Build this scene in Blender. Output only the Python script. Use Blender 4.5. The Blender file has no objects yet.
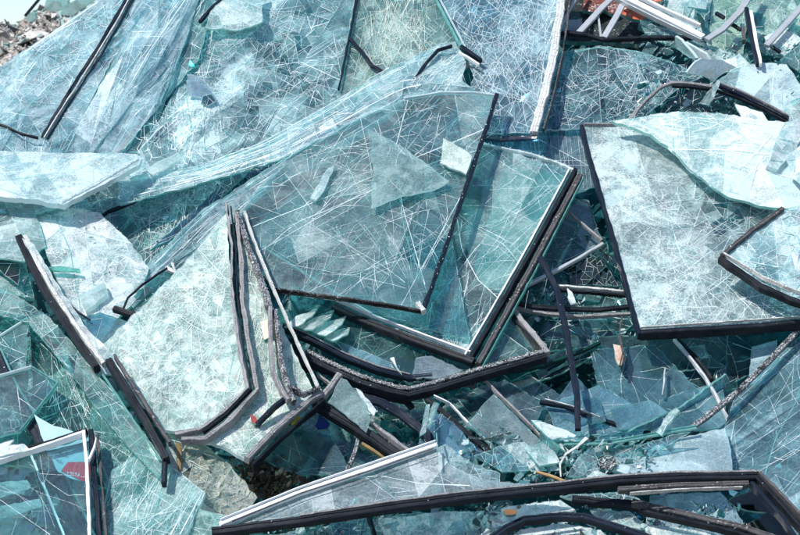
import bpy, math, random
import numpy as np
from mathutils import Vector, noise

R = random.Random(11)
rad = math.radians
SC = bpy.context.scene
COL = SC.collection

# ------------------------------------------------------------------ camera and slope frame
PW, PH = 800.0, 535.0
FOCAL, SENSOR = 70.0, 36.0
F = FOCAL / SENSOR * PW
CAM = Vector((0, 0, 1.75))
PIT = rad(6.0)
FWD = Vector((0, math.cos(PIT), -math.sin(PIT)))
UPV = Vector((0, math.sin(PIT), math.cos(PIT)))
RGT = Vector((1, 0, 0))
SL = rad(40.0)
C0 = CAM + FWD * 5.2
SN = Vector((0, -math.sin(SL), math.cos(SL)))          # normal of the heap's slope
MPP = 5.2 / F

def ray(x, y):
    return FWD + RGT * ((x - PW / 2) / F) + UPV * ((PH / 2 - y) / F)

def base(x, y):
    return (C0 - CAM).dot(SN) / ray(x, y).dot(SN)

def pt(x, y, h=0.0):
    return CAM + ray(x, y) * (base(x, y) - h)

class Surf:
    """a sheet over the slope: plane, or smooth curved sheet through its control points"""
    wav = None
    def __init__(s, ctrl, planar=None):
        s.c = [(c[0], c[1]) for c in ctrl]
        q = np.array([1.0 / (base(c[0], c[1]) - c[2]) for c in ctrl])
        n = len(ctrl)
        A = np.array([[1, (x - 400) / 400, (y - 267) / 400] for x, y in s.c])
        s.n = n
        s.planar = (n <= 3) if planar is None else planar
        if s.planar:
            s.a = np.linalg.lstsq(A, q, rcond=None)[0].tolist()
            s.w = []
        else:
            K = np.array([[s.k(p, r) for r in s.c] for p in s.c]) + np.eye(n) * 1e-4
            M = np.block([[K, A], [A.T, np.zeros((3, 3))]])
            sol = np.linalg.solve(M, np.concatenate([q, np.zeros(3)]))
            s.w = sol[:n].tolist(); s.a = sol[n:].tolist()
        s._n = None
    def k(s, p, r):
        d2 = ((p[0] - r[0]) / 400) ** 2 + ((p[1] - r[1]) / 400) ** 2
        return 0.0 if d2 < 1e-9 else 0.5 * d2 * math.log(d2)
    def t(s, x, y):
        v = s.a[0] + s.a[1] * (x - 400) / 400 + s.a[2] * (y - 267) / 400
        for w, c in zip(s.w, s.c):
            v += w * s.k((x, y), c)
        v = 1.0 / v
        if s.wav:
            am, la, lc, an = s.wav; ca, sa = math.cos(rad(an)), math.sin(rad(an))
            u, q = (x * ca + y * sa) / la, (-x * sa + y * ca) / lc
            v -= am * (noise.noise(Vector((u, q, la))) + .45 * noise.noise(Vector((u * 2.3, q * 2.3, 5))))
        return v
    def P(s, x, y):
        return CAM + ray(x, y) * s.t(x, y)
    def N(s, x, y):
        if s.planar and s._n is not None and not s.wav:
            return s._n
        a = s.P(x, y); b = s.P(x + 2, y); c = s.P(x, y + 2)
        n = (b - a).cross(c - a).normalized()
        if n.dot(CAM - a) < 0: n = -n
        s._n = n
        return n

def surf(poly, h):
    if isinstance(h, Surf): return h
    if isinstance(h, (int, float)):
        xs = [p[0] for p in poly]; ys = [p[1] for p in poly]
        a, b, c, d = min(xs), max(xs) + 1, min(ys), max(ys) + 1
        return Surf([(a, c, h), (b, c, h), (a, d, h)])
    return Surf(h)

# ------------------------------------------------------------------ materials
def newmat(name):
    m = bpy.data.materials.new(name); m.use_nodes = True
    nt = m.node_tree; nt.nodes.clear()
    return m, nt
def nd(nt, t, **kw):
    n = nt.nodes.new(t)
    for k, v in kw.items():
        if k == 'I':
            for kk, vv in v.items(): n.inputs[kk].default_value = vv
        else: setattr(n, k, v)
    return n
def ln(nt, a, b): nt.links.new(a, b)
def mth(nt, op, a, b=None, clamp=False):
    n = nt.nodes.new('ShaderNodeMath'); n.operation = op; n.use_clamp = clamp
    for i, v in enumerate((a, b)):
        if v is None: continue
        if isinstance(v, (int, float)): n.inputs[i].default_value = v
        else: nt.links.new(v, n.inputs[i])
    return n.outputs[0]
def maprange(nt, v, a, b, c=0.0, d=1.0):
    n = nt.nodes.new('ShaderNodeMapRange'); n.clamp = True
    ln(nt, v, n.inputs['Value'])
    n.inputs['From Min'].default_value = a; n.inputs['From Max'].default_value = b
    n.inputs['To Min'].default_value = c; n.inputs['To Max'].default_value = d
    return n.outputs['Result']

MATS = {}
def glass(tint=(.62, .86, .86), dust=.15, frost=.3, fcol=(.72, .84, .84), craze=.5, scale=1.0, jit=.26, grime=None, key=None):
    k = ('g', tint, dust, frost, fcol, craze, scale, jit, grime)
    dust *= .52 if dust < .5 else .62 + .40 * min(1, (dust - .5) / .3)
    frost *= .75
    lu = sum(fcol) / 3 * 1.06
    fcol = tuple(min(.78, c * .85 + lu * .15) for c in fcol); fcol = (fcol[0], fcol[1], fcol[2] * .985)
    tint = (tint[0] * .93, tint[1] * .99, tint[2])
    if k in MATS: return MATS[k]
    m, nt = newmat('cracked_glass')
    out = nd(nt, 'ShaderNodeOutputMaterial')
    tc = nd(nt, 'ShaderNodeTexCoord')
    mp = nd(nt, 'ShaderNodeMapping'); ln(nt, tc.outputs['Object'], mp.inputs['Vector'])
    mp.inputs['Location'].default_value = (R.random() * 9, R.random() * 9, R.random() * 9)
    V = mp.outputs[0]
    n1 = nd(nt, 'ShaderNodeTexNoise', I={'Scale': 8 * scale, 'Detail': 9, 'Roughness': .74, 'Distortion': .6}); ln(nt, V, n1.inputs['Vector'])
    n2 = nd(nt, 'ShaderNodeTexNoise', I={'Scale': 150 * scale, 'Detail': 6, 'Roughness': .85}); ln(nt, V, n2.inputs['Vector'])
    # warped coordinates for the hairline crazing
    nw = nd(nt, 'ShaderNodeTexNoise', I={'Scale': 14, 'Detail': 2}); ln(nt, V, nw.inputs['Vector'])
    wv = nd(nt, 'ShaderNodeVectorMath', operation='MULTIPLY_ADD'); ln(nt, nw.outputs['Color'], wv.inputs[0])
    wv.inputs[1].default_value = (.03, .03, .03); ln(nt, V, wv.inputs[2])
    v1 = nd(nt, 'ShaderNodeTexVoronoi', feature='DISTANCE_TO_EDGE', I={'Scale': 30 * scale}); ln(nt, V, v1.inputs['Vector'])
    v2 = nd(nt, 'ShaderNodeTexVoronoi', feature='DISTANCE_TO_EDGE', I={'Scale': 85 * scale}); ln(nt, V, v2.inputs['Vector'])
    l1 = maprange(nt, v1.outputs['Distance'], .006, .030, 1, 0)
    l2 = maprange(nt, v2.outputs['Distance'], .015, .075, 1, 0)
    nm = nd(nt, 'ShaderNodeTexNoise', I={'Scale': 9 * scale, 'Detail': 3}); ln(nt, wv.outputs[0], nm.inputs['Vector'])
    pm1 = maprange(nt, nm.outputs[0], .47, .62); pm2 = maprange(nt, n1.outputs[0], .52, .68)
    craz = mth(nt, 'ADD', mth(nt, 'MULTIPLY', l1, pm1), mth(nt, 'MULTIPLY', mth(nt, 'MULTIPLY', l2, pm2), .7))
    at = nd(nt, 'ShaderNodeAttribute', attribute_name='shard')
    fr = nd(nt, 'ShaderNodeAttribute', attribute_name='frost')
    sep = nd(nt, 'ShaderNodeSeparateColor'); ln(nt, at.outputs['Color'], sep.inputs[0])
    patch = maprange(nt, n1.outputs[0], .44, .60)
    speck = maprange(nt, n2.outputs[0], .44, .62)
    dusty = mth(nt, 'MULTIPLY', mth(nt, 'ADD', mth(nt, 'MULTIPLY', patch, .55), mth(nt, 'ADD', mth(nt, 'MULTIPLY', speck, .35), .45)), dust)
    dusty = mth(nt, 'MULTIPLY', dusty, mth(nt, 'ADD', mth(nt, 'MULTIPLY', mth(nt, 'POWER', sep.outputs[0], 1.6), 1.3), .42))
    fro = mth(nt, 'MULTIPLY', mth(nt, 'ADD', mth(nt, 'MULTIPLY', speck, .6), mth(nt, 'MULTIPLY', patch, .6)), frost)
    fatt = mth(nt, 'MULTIPLY', fr.outputs['Fac'], mth(nt, 'ADD', mth(nt, 'MULTIPLY', speck, .7), mth(nt, 'ADD', mth(nt, 'MULTIPLY', patch, .5), .15)))
    fac = mth(nt, 'ADD', mth(nt, 'ADD', dusty, fro), mth(nt, 'ADD', mth(nt, 'MULTIPLY', craz, craze), fatt), clamp=True)
    fac = mth(nt, 'MINIMUM', fac, .96)
    # colours
    tintv = nd(nt, 'ShaderNodeMix', data_type='RGBA', I={6: (*tint, 1), 7: (tint[0] * .72, tint[1] * .9, tint[2] * .93, 1)})
    ln(nt, sep.outputs[1], tintv.inputs[0])
    fc = nd(nt, 'ShaderNodeMix', data_type='RGBA', I={6: (*fcol, 1), 7: (fcol[0] * .76, fcol[1] * .88, fcol[2] * .89, 1)})
    ln(nt, sep.outputs[2], fc.inputs[0])
    fcout = fc.outputs[2]
    if grime:
        ng = nd(nt, 'ShaderNodeTexNoise', I={'Scale': 17, 'Detail': 8, 'Roughness': .72}); ln(nt, V, ng.inputs['Vector'])
        gm = maprange(nt, ng.outputs[0], .56, .70)
        gx = nd(nt, 'ShaderNodeMix', data_type='RGBA', I={7: (*grime, 1)}); ln(nt, gm, gx.inputs[0]); ln(nt, fcout, gx.inputs[6]); fcout = gx.outputs[2]
    # each cracked piece leans a little differently
    geo = nd(nt, 'ShaderNodeNewGeometry')
    sb = nd(nt, 'ShaderNodeVectorMath', operation='SUBTRACT'); ln(nt, at.outputs['Color'], sb.inputs[0]); sb.inputs[1].default_value = (.5, .5, .5)
    scv = nd(nt, 'ShaderNodeVectorMath', operation='SCALE'); ln(nt, sb.outputs[0], scv.inputs[0]); scv.inputs['Scale'].default_value = jit
    ad = nd(nt, 'ShaderNodeVectorMath', operation='ADD'); ln(nt, geo.outputs['Normal'], ad.inputs[0]); ln(nt, scv.outputs[0], ad.inputs[1])
    nz = nd(nt, 'ShaderNodeVectorMath', operation='NORMALIZE'); ln(nt, ad.outputs[0], nz.inputs[0])
    bp = nd(nt, 'ShaderNodeBump', I={'Strength': .25, 'Distance': .004}); ln(nt, n2.outputs[0], bp.inputs['Height']); ln(nt, nz.outputs[0], bp.inputs['Normal'])
    tr = nd(nt, 'ShaderNodeBsdfTransparent'); ln(nt, tintv.outputs[2], tr.inputs[0])
    gl = nd(nt, 'ShaderNodeBsdfGlossy', I={'Roughness': .09, 'Color': (1, 1, 1, 1)}); ln(nt, nz.outputs[0], gl.inputs['Normal'])
    dt = nd(nt, 'ShaderNodeVectorMath', operation='DOT_PRODUCT'); ln(nt, geo.outputs['Incoming'], dt.inputs[0]); ln(nt, nz.outputs[0], dt.inputs[1])
    co_ = mth(nt, 'SUBTRACT', 1.0, mth(nt, 'ABSOLUTE', dt.outputs['Value']), clamp=True)
    fnc = mth(nt, 'MINIMUM', mth(nt, 'ADD', .06, mth(nt, 'MULTIPLY', mth(nt, 'POWER', co_, 5.0), .95)), .8)
    df = nd(nt, 'ShaderNodeBsdfDiffuse'); ln(nt, fcout, df.inputs[0]); ln(nt, bp.outputs[0], df.inputs['Normal'])
    tl = nd(nt, 'ShaderNodeBsdfTranslucent'); ln(nt, fcout, tl.inputs[0])
    m2 = nd(nt, 'ShaderNodeMixShader', I={0: .28}); ln(nt, df.outputs[0], m2.inputs[1]); ln(nt, tl.outputs[0], m2.inputs[2])
    m3 = nd(nt, 'ShaderNodeMixShader'); ln(nt, fac, m3.inputs[0]); ln(nt, tr.outputs[0], m3.inputs[1]); ln(nt, m2.outputs[0], m3.inputs[2])
    m4 = nd(nt, 'ShaderNodeMixShader'); ln(nt, fnc, m4.inputs[0]); ln(nt, m3.outputs[0], m4.inputs[1]); ln(nt, gl.outputs[0], m4.inputs[2])
    ln(nt, m4.outputs[0], out.inputs[0])
    MATS[k] = m
    return m

def simple_mix(name, col, transp, tcol=(1, 1, 1), gloss=.1, rough=.15, trl=.3):
    k = ('s', name)
    if k in MATS: return MATS[k]
    m, nt = newmat(name)
    out = nd(nt, 'ShaderNodeOutputMaterial')
    tc = nd(nt, 'ShaderNodeTexCoord')
    n1 = nd(nt, 'ShaderNodeTexNoise', I={'Scale': 45, 'Detail': 4}); ln(nt, tc.outputs['Object'], n1.inputs['Vector'])
    tf = maprange(nt, n1.outputs[0], .3, .7, max(0, transp - .22), min(1, transp + .22))
    df = nd(nt, 'ShaderNodeBsdfDiffuse', I={0: (*col, 1)}); tl = nd(nt, 'ShaderNodeBsdfTranslucent', I={0: (*col, 1)})
    m0 = nd(nt, 'ShaderNodeMixShader', I={0: trl}); ln(nt, df.outputs[0], m0.inputs[1]); ln(nt, tl.outputs[0], m0.inputs[2])
    gl = nd(nt, 'ShaderNodeBsdfGlossy', I={'Roughness': rough}); 
    m1 = nd(nt, 'ShaderNodeMixShader', I={0: gloss}); ln(nt, m0.outputs[0], m1.inputs[1]); ln(nt, gl.outputs[0], m1.inputs[2])
    tr = nd(nt, 'ShaderNodeBsdfTransparent', I={0: (*tcol, 1)})
    m2 = nd(nt, 'ShaderNodeMixShader'); ln(nt, tf, m2.inputs[0]); ln(nt, m1.outputs[0], m2.inputs[1]); ln(nt, tr.outputs[0], m2.inputs[2])
    ln(nt, m2.outputs[0], out.inputs[0])
    MATS[k] = m
    return m

def solid(name, col, col2=None, rough=.5, metal=0, speck=0.0, sc=60, spcol=(.62, .66, .66), bump=.4, streak=None):
    k = ('o', name)
    if k in MATS: return MATS[k]
    col2 = col2 or tuple(c * .6 for c in col)
    m, nt = newmat(name)
    out = nd(nt, 'ShaderNodeOutputMaterial'); p = nd(nt, 'ShaderNodeBsdfPrincipled', I={'Roughness': rough, 'Metallic': metal, 'Specular IOR Level': .16 if not metal else .5})
    tc = nd(nt, 'ShaderNodeTexCoord')
    n1 = nd(nt, 'ShaderNodeTexNoise', I={'Scale': sc * .3, 'Detail': 7, 'Roughness': .7}); ln(nt, tc.outputs['Object'], n1.inputs['Vector'])
    n2 = nd(nt, 'ShaderNodeTexNoise', I={'Scale': sc * 2.2, 'Detail': 5, 'Roughness': .7}); ln(nt, tc.outputs['Object'], n2.inputs['Vector'])
    f1 = maprange(nt, n1.outputs[0], .35, .65)
    x = nd(nt, 'ShaderNodeMix', data_type='RGBA', I={6: (*col, 1), 7: (*col2, 1)}); ln(nt, f1, x.inputs[0])
    c = x.outputs[2]
    if speck > 0:
        f2 = mth(nt, 'MULTIPLY', maprange(nt, n2.outputs[0], .60 - speck * .22, .68 - speck * .18), maprange(nt, n1.outputs[0], .55 - speck * .3, .66 - speck * .2))
        y = nd(nt, 'ShaderNodeMix', data_type='RGBA', I={7: (*spcol, 1)}); ln(nt, f2, y.inputs[0]); ln(nt, c, y.inputs[6]); c = y.outputs[2]
        ro = maprange(nt, f2, 0, 1, rough, .8); ln(nt, ro, p.inputs['Roughness'])
    ln(nt, c, p.inputs['Base Color'])
    b = nd(nt, 'ShaderNodeBump', I={'Strength': bump, 'Distance': .003}); ln(nt, n2.outputs[0], b.inputs['Height']); ln(nt, b.outputs[0], p.inputs['Normal'])
    ln(nt, p.outputs[0], out.inputs[0])
    MATS[k] = m
    return m

CRK = simple_mix('crack_white', (.80, .87, .89), .28, gloss=.02, rough=.5)
CRKT = simple_mix('crack_teal', (.20, .46, .46), .42, (.5, .8, .8), gloss=.03, rough=.5)
EDGE = simple_mix('glass_edge', (.22, .55, .50), .15, (.3, .8, .7), gloss=.3, rough=.1, trl=.5)
EDGEW = simple_mix('glass_edge_frosted', (.62, .74, .75), .05, gloss=.1, rough=.3, trl=.4)
CRKC = simple_mix('crack_cream', (.68, .74, .66), .2, gloss=.02, rough=.5)
CRKP = simple_mix('crack_rainbow_pink', (.80, .66, .64), .2, gloss=.1)
RUB = solid('black_sealant', (.003, .005, .009), (.014, .018, .024), .5, speck=0, sc=60, spcol=(.25, .30, .32))
RUBC = solid('crusted_sealant', (.012, .013, .016), (.03, .03, .035), .5, speck=.62, sc=110, spcol=(.42, .45, .46))
NAVY = solid('dark_frame', (.004, .009, .019), (.010, .016, .028), .4, speck=0, sc=50)
GREY = solid('weathered_sealant', (.27, .27, .275), (.10, .10, .105), .7, speck=.42, sc=90, spcol=(.38, .38, .37))
BRN = solid('brown_grey_sealant', (.085, .085, .088), (.03, .031, .035), .6, speck=.3, sc=55, spcol=(.34, .32, .30))
ALU = solid('aluminium', (.55, .57, .58), (.44, .46, .48), .42, metal=.55, speck=.2, bump=.15)
WHT = solid('white_profile', (.74, .76, .77), (.62, .65, .66), .4, speck=.12, spcol=(.3, .3, .28), bump=.12)
FRB = solid('frosted_tan_edge', (.50, .52, .50), (.24, .24, .23), .6, speck=.5, sc=90, spcol=(.66, .70, .70), bump=.6)
RUST = solid('rusty_metal', (.22, .17, .14), (.05, .045, .045), .7, speck=.7, sc=50, spcol=(.5, .48, .46))

# ------------------------------------------------------------------ objects
def linkmesh(name, verts, faces, mats, mi, parent=None, loc=None, shard=None, frost=None, smooth=False):
    loc = loc if loc is not None else (Vector(verts[0]) if verts else Vector())
    me = bpy.data.meshes.new(name)
    me.from_pydata([tuple(Vector(v) - loc) for v in verts], [], faces)
    for m in mats: me.materials.append(m)
    me.polygons.foreach_set('material_index', mi)
    if smooth: me.polygons.foreach_set('use_smooth', [True] * len(faces))
    if shard is not None:
        a = me.attributes.new('shard', 'FLOAT_COLOR', 'FACE'); a.data.foreach_set('color', [c for s in shard for c in s])
        b = me.attributes.new('frost', 'FLOAT', 'FACE'); b.data.foreach_set('value', frost)
    me.update()
    o = bpy.data.objects.new(name, me); COL.objects.link(o)
    if parent is not None: o.parent = parent
    else: o.location = loc
    return o

def tag(o, label=None, cat=None, group=None, kind=None):
    if label: o['label'] = label
    if cat: o['category'] = cat
    if group: o['group'] = group
    if kind or cat: o['kind'] = kind or 'thing'
    return o

def thing(name, label, cat, at, group=None):
    o = bpy.data.objects.new(name, None); COL.objects.link(o)
    o.location = at; o.empty_display_size = .05
    return tag(o, label, cat, group)

# ------------------------------------------------------------------ 2-D helpers
def area(p):
    return 0.5 * sum(p[i - 1][0] * p[i][1] - p[i][0] * p[i - 1][1] for i in range(len(p)))
def inside(poly, x, y):
    c = False; j = len(poly) - 1
    for i in range(len(poly)):
        xi, yi = poly[i]; xj, yj = poly[j]
        if (yi > y) != (yj > y) and x < (xj - xi) * (y - yi) / (yj - yi) + xi: c = not c
        j = i
    return c
def halfclip(poly, px, py, nx, ny):
    out = []
    for i in range(len(poly)):
        a = poly[i - 1]; b = poly[i]
        da = (a[0] - px) * nx + (a[1] - py) * ny; db = (b[0] - px) * nx + (b[1] - py) * ny
        if (da >= 0) != (db >= 0):
            t = da / (da - db); out.append((a[0] + (b[0] - a[0]) * t, a[1] + (b[1] - a[1]) * t))
        if db >= 0: out.append(b)
    return out
def dedupe(p, eps=.04):
    o = []
    for q in p:
        if not o or abs(q[0] - o[-1][0]) + abs(q[1] - o[-1][1]) > eps: o.append(q)
    if len(o) > 1 and abs(o[0][0] - o[-1][0]) + abs(o[0][1] - o[-1][1]) < eps: o.pop()
    return o
def jagged(poly, amp, rnd, step=5.0):
    out = []
    for i in range(len(poly)):
        a = poly[i]; b = poly[(i + 1) % len(poly)]
        L = math.hypot(b[0] - a[0], b[1] - a[1]); n = max(1, int(L / step))
        nx, ny = -(b[1] - a[1]) / (L + 1e-6), (b[0] - a[0]) / (L + 1e-6)
        for k in range(n):
            t = k / n
            d = 0 if k == 0 else rnd.uniform(-amp, amp)
            out.append((a[0] + (b[0] - a[0]) * t + nx * d, a[1] + (b[1] - a[1]) * t + ny * d))
    return out
def bsp(poly, size, dense, rnd, bias=None, limit=5000):
    """cut the outline by straight cracks into pieces; dense = [(x, y, radius, factor)] are shattered spots"""
    xs = [p[0] for p in poly]; ys = [p[1] for p in poly]
    st = [list(poly)]; out = []
    while st and len(st) + len(out) < limit:
        c = st.pop(0)
        if len(c) < 3: continue
        A = abs(area(c)); cx = sum(p[0] for p in c) / len(c); cy = sum(p[1] for p in c) / len(c)
        s = size
        for (x, y, r, f) in dense or ():
            d = math.hypot(cx - x, cy - y) / r
            if d < 1.6: s *= f + (1 - f) * min(1, d / 1.6)
        if A < s * s * rnd.uniform(.35, 2.2): out.append(c); continue
        # long axis
        vx = vy = vxy = 0
        for p in c:
            vx += (p[0] - cx) ** 2; vy += (p[1] - cy) ** 2; vxy += (p[0] - cx) * (p[1] - cy)
        ax = .5 * math.atan2(2 * vxy, vx - vy)
        if bias and rnd.random() < bias[2]: an = rad(bias[0]) + rnd.gauss(0, rad(bias[1]))
        else: an = ax + math.pi / 2 + rnd.gauss(0, .5)
        w = math.sqrt(A) * .22
        px, py = cx + rnd.uniform(-w, w), cy + rnd.uniform(-w, w)
        nx, ny = -math.sin(an), math.cos(an)
        a = dedupe(halfclip(c, px, py, nx, ny)); b = dedupe(halfclip(c, px, py, -nx, -ny))
        if len(a) < 3 or len(b) < 3: out.append(c); continue
        st.append(a); st.append(b)
    return out + st

# crack families: lists of polylines [(x, y)...] with a width
def c_lines(n, ang, spread, l0, l1, w=.5, box=None):
    return ('lines', n, ang, spread, l0, l1, w, box)
def c_radial(cx, cy, n, r0, r1, a0=0, a1=360, rings=4, w=.6):
    return ('radial', cx, cy, n, r0, r1, a0, a1, rings, w)
def c_flow(A, B, n, w=.6, cross=30):
    return ('flow', A, B, n, w, cross)
def c_grid(o, u, v, nu, nv, w=.35):
    return ('grid', o, u, v, nu, nv, w)
def c_path(p, w=.8):
    return ('path', p, w)

def resample(P, n):
    L = [0]
    for i in range(1, len(P)): L.append(L[-1] + math.hypot(P[i][0] - P[i - 1][0], P[i][1] - P[i - 1][1]))
    out = []; j = 0
    for k in range(n):
        s = L[-1] * k / (n - 1)
        while j < len(P) - 2 and L[j + 1] < s: j += 1
        t = (s - L[j]) / (L[j + 1] - L[j] + 1e-9)
        out.append((P[j][0] + (P[j + 1][0] - P[j][0]) * t, P[j][1] + (P[j + 1][1] - P[j][1]) * t))
    return out

def crack_lines(cr, poly, rnd, pre=()):
    xs = [p[0] for p in poly]; ys = [p[1] for p in poly]
    x0, x1, y0, y1 = max(-30, min(xs)), min(830, max(xs)), max(-30, min(ys)), min(565, max(ys))
    out = []
    def seg(a, b, w, wob=.5, depth=0):
        L = math.hypot(b[0] - a[0], b[1] - a[1]); n = max(2, int(L / 6))
        h0 = math.atan2(b[1] - a[1], b[0] - a[0]); hd = h0; cur = rnd.gauss(0, .9) / max(20, L)
        x, y = a; st = L / n; P = [(x, y)]
        w *= rnd.uniform(.45, 1.35)
        kids = []
        for i in range(n):
            hd += cur * st * .5 + rnd.gauss(0, .035)
            if rnd.random() < .05: hd += rnd.gauss(0, .28)
            hd += (h0 - hd) * .12
            x += math.cos(hd) * st; y += math.sin(hd) * st; P.append((x, y))
            if depth < 2 and i > 0 and rnd.random() < .075:
                ba = hd + rnd.choice((-1, 1)) * rnd.uniform(.25, 1.1); bl = L * rnd.uniform(.15, .45)
                kids.append(((x, y), (x + math.cos(ba) * bl, y + math.sin(ba) * bl)))
        k = max(1, len(P) // 3)
        out.append((P[:k + 1], w)); 
        out.append((P[k:2 * k + 1], w * .85)); out.append((P[2 * k:], w * .6))
        for q in kids: seg(q[0], q[1], w * .7, wob, depth + 1)
    occ = {}; nodes = []; uid = [0]; swirl = rnd.choice((-1, 1)) * rnd.uniform(.004, .013)
    for P, w in pre:
        for i in range(len(P) - 1):
            L = math.hypot(P[i + 1][0] - P[i][0], P[i + 1][1] - P[i][1]); k = max(1, int(L / 1.5)); hh = math.atan2(P[i + 1][1] - P[i][1], P[i + 1][0] - P[i][0])
            for q in range(k):
                x, y = P[i][0] + (P[i + 1][0] - P[i][0]) * q / k, P[i][1] + (P[i + 1][1] - P[i][1]) * q / k
                occ[(int(x / 1.7), int(y / 1.7))] = 0
                if q % 4 == 0: nodes.append((x, y, hh))
    def grow(x, y, hd, L, w, skip):
        uid[0] += 1; me = uid[0]; st = 2.6; P = [(x, y)]; cur = swirl * rnd.uniform(.3, 1.7) + rnd.gauss(0, .003); h0 = hd; d = 0
        stop_p = rnd.choice((.12, .3, .8))
        while d < L:
            hd += cur + rnd.gauss(0, .03)
            if rnd.random() < .03: hd += rnd.gauss(0, .3)
            x += math.cos(hd) * st; y += math.sin(hd) * st; d += st
            if not inside(poly, x, y): P.append((x, y)); break
            P.append((x, y))
            k = (int(x / 1.7), int(y / 1.7))
            o = occ.get(k)
            if o is not None and o != me and d > 5:
                if rnd.random() < stop_p: break
            occ[k] = me; nodes.append((x, y, hd))
        m = len(P)
        if m < 3: return
        c1 = max(1, int(m * .55))
        out.append((P[:c1 + 1], w)); out.append((P[c1:], w * .65))
    for c in cr:
        if c[0] == 'lines':
            _, n, ang, sp, l0, l1, w, box = c
            bx = box or (x0, y0, x1, y1)
            n = int(n * 1.8) + 1
            tries = 0; made = 0
            while made < n and tries < n * 5:
                tries += 1
                onold = nodes and rnd.random() < .72
                if onold:
                    x, y, hd0 = nodes[rnd.randrange(max(0, len(nodes) - 900), len(nodes))] if rnd.random() < .6 else rnd.choice(nodes)
                    if not (bx[0] <= x <= bx[2] and bx[1] <= y <= bx[3]): continue
                else:
                    x, y = rnd.uniform(bx[0], bx[2]), rnd.uniform(bx[1], bx[3])
                if not inside(poly, x, y): continue
                a = rad(ang + rnd.gauss(0, sp))
                if rnd.random() < .25: a = rad(ang + rnd.gauss(0, sp) + 90 * rnd.choice((-1, 1)) * rnd.uniform(.4, 1))
                if rnd.random() < .5: a += math.pi
                L = (l0 + (l1 - l0) * rnd.random() ** 1.2) * 2.0
                wv = w * rnd.choice((.42, .5, .6, .75, 1.15))
                grow(x, y, a, L, wv, bool(onold))
                if not onold: grow(x, y, a + math.pi, L * .6, wv, True)
                made += 1
        elif c[0] == 'radial':
            _, cx, cy, n, r0, r1, a0, a1, rings, w = c
            if rings < 6: n = max(5, int(n * .62)); r0 *= 1.6
            angs = sorted(rad(a0 + (a1 - a0) * (i + rnd.uniform(-.35, .35)) / n) for i in range(n))
            for a in angs:
                rr0 = r0 * rnd.uniform(.8, 1.6); rr1 = r0 + (r1 - r0) * rnd.uniform(.45, 1)
                a_ = a + swirl * 8; seg((cx + math.cos(a) * rr0, cy + math.sin(a) * rr0), (cx + math.cos(a_) * rr1, cy + math.sin(a_) * rr1), w * .8)
            for k in range(rings * 2):
                r = r0 + (r1 - r0) * ((k + .6) / rings / 2) ** 1.1 * .9
                prev = None
                for i, a in enumerate(angs):
                    rj = r * rnd.uniform(.94, 1.06); q = (cx + math.cos(a + swirl * 4) * rj, cy + math.sin(a + swirl * 4) * rj)
                    if prev and rnd.random() < (.62 if a1 - a0 > 60 else 1) and (a - pa) < .9: out.append(([prev, q], w * rnd.uniform(.4, .9)))
                    prev = q; pa = a
        elif c[0] == 'flow':
            _, A, B, n, w, cross = c
            m = 26; A2 = resample(A, m); B2 = resample(B, m)
            rows = []
            for k in range(n):
                f = min(1, max(0, (k + rnd.uniform(-.3, .3)) / max(1, n - 1)))
                s, e = sorted((rnd.randrange(0, m // 3), m - 1 - rnd.randrange(0, m // 3)))
                P = []; d = 0
                for i in range(m):
                    d += rnd.gauss(0, .012); g = f + d
                    P.append((A2[i][0] + (B2[i][0] - A2[i][0]) * g, A2[i][1] + (B2[i][1] - A2[i][1]) * g))
                rows.append(P)
                out.append((P[s:e], w * .55 * rnd.uniform(.4, 1.6)))
            for _ in range(cross):
                k = rnd.randrange(0, n - 1); i = rnd.randrange(0, m - 1)
                out.append(([rows[k][i], rows[k + 1][min(m - 1, i + rnd.choice((0, 0, 1)))]], w * .6))
        elif c[0] == 'grid':
            _, o, u, v, nu, nv, w = c
            for i in range(nu + 1):
                a = (o[0] + u[0] * i / nu, o[1] + u[1] * i / nu); out.append((resample([a, (a[0] + v[0], a[1] + v[1])], 14), w))
            for i in range(nv + 1):
                a = (o[0] + v[0] * i / nv, o[1] + v[1] * i / nv); out.append((resample([a, (a[0] + u[0], a[1] + u[1])], 14), w))
        elif c[0] == 'path':
            out.append((resample(c[1], max(3, len(c[1]) * 4)), c[2]))
    return out

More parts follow.
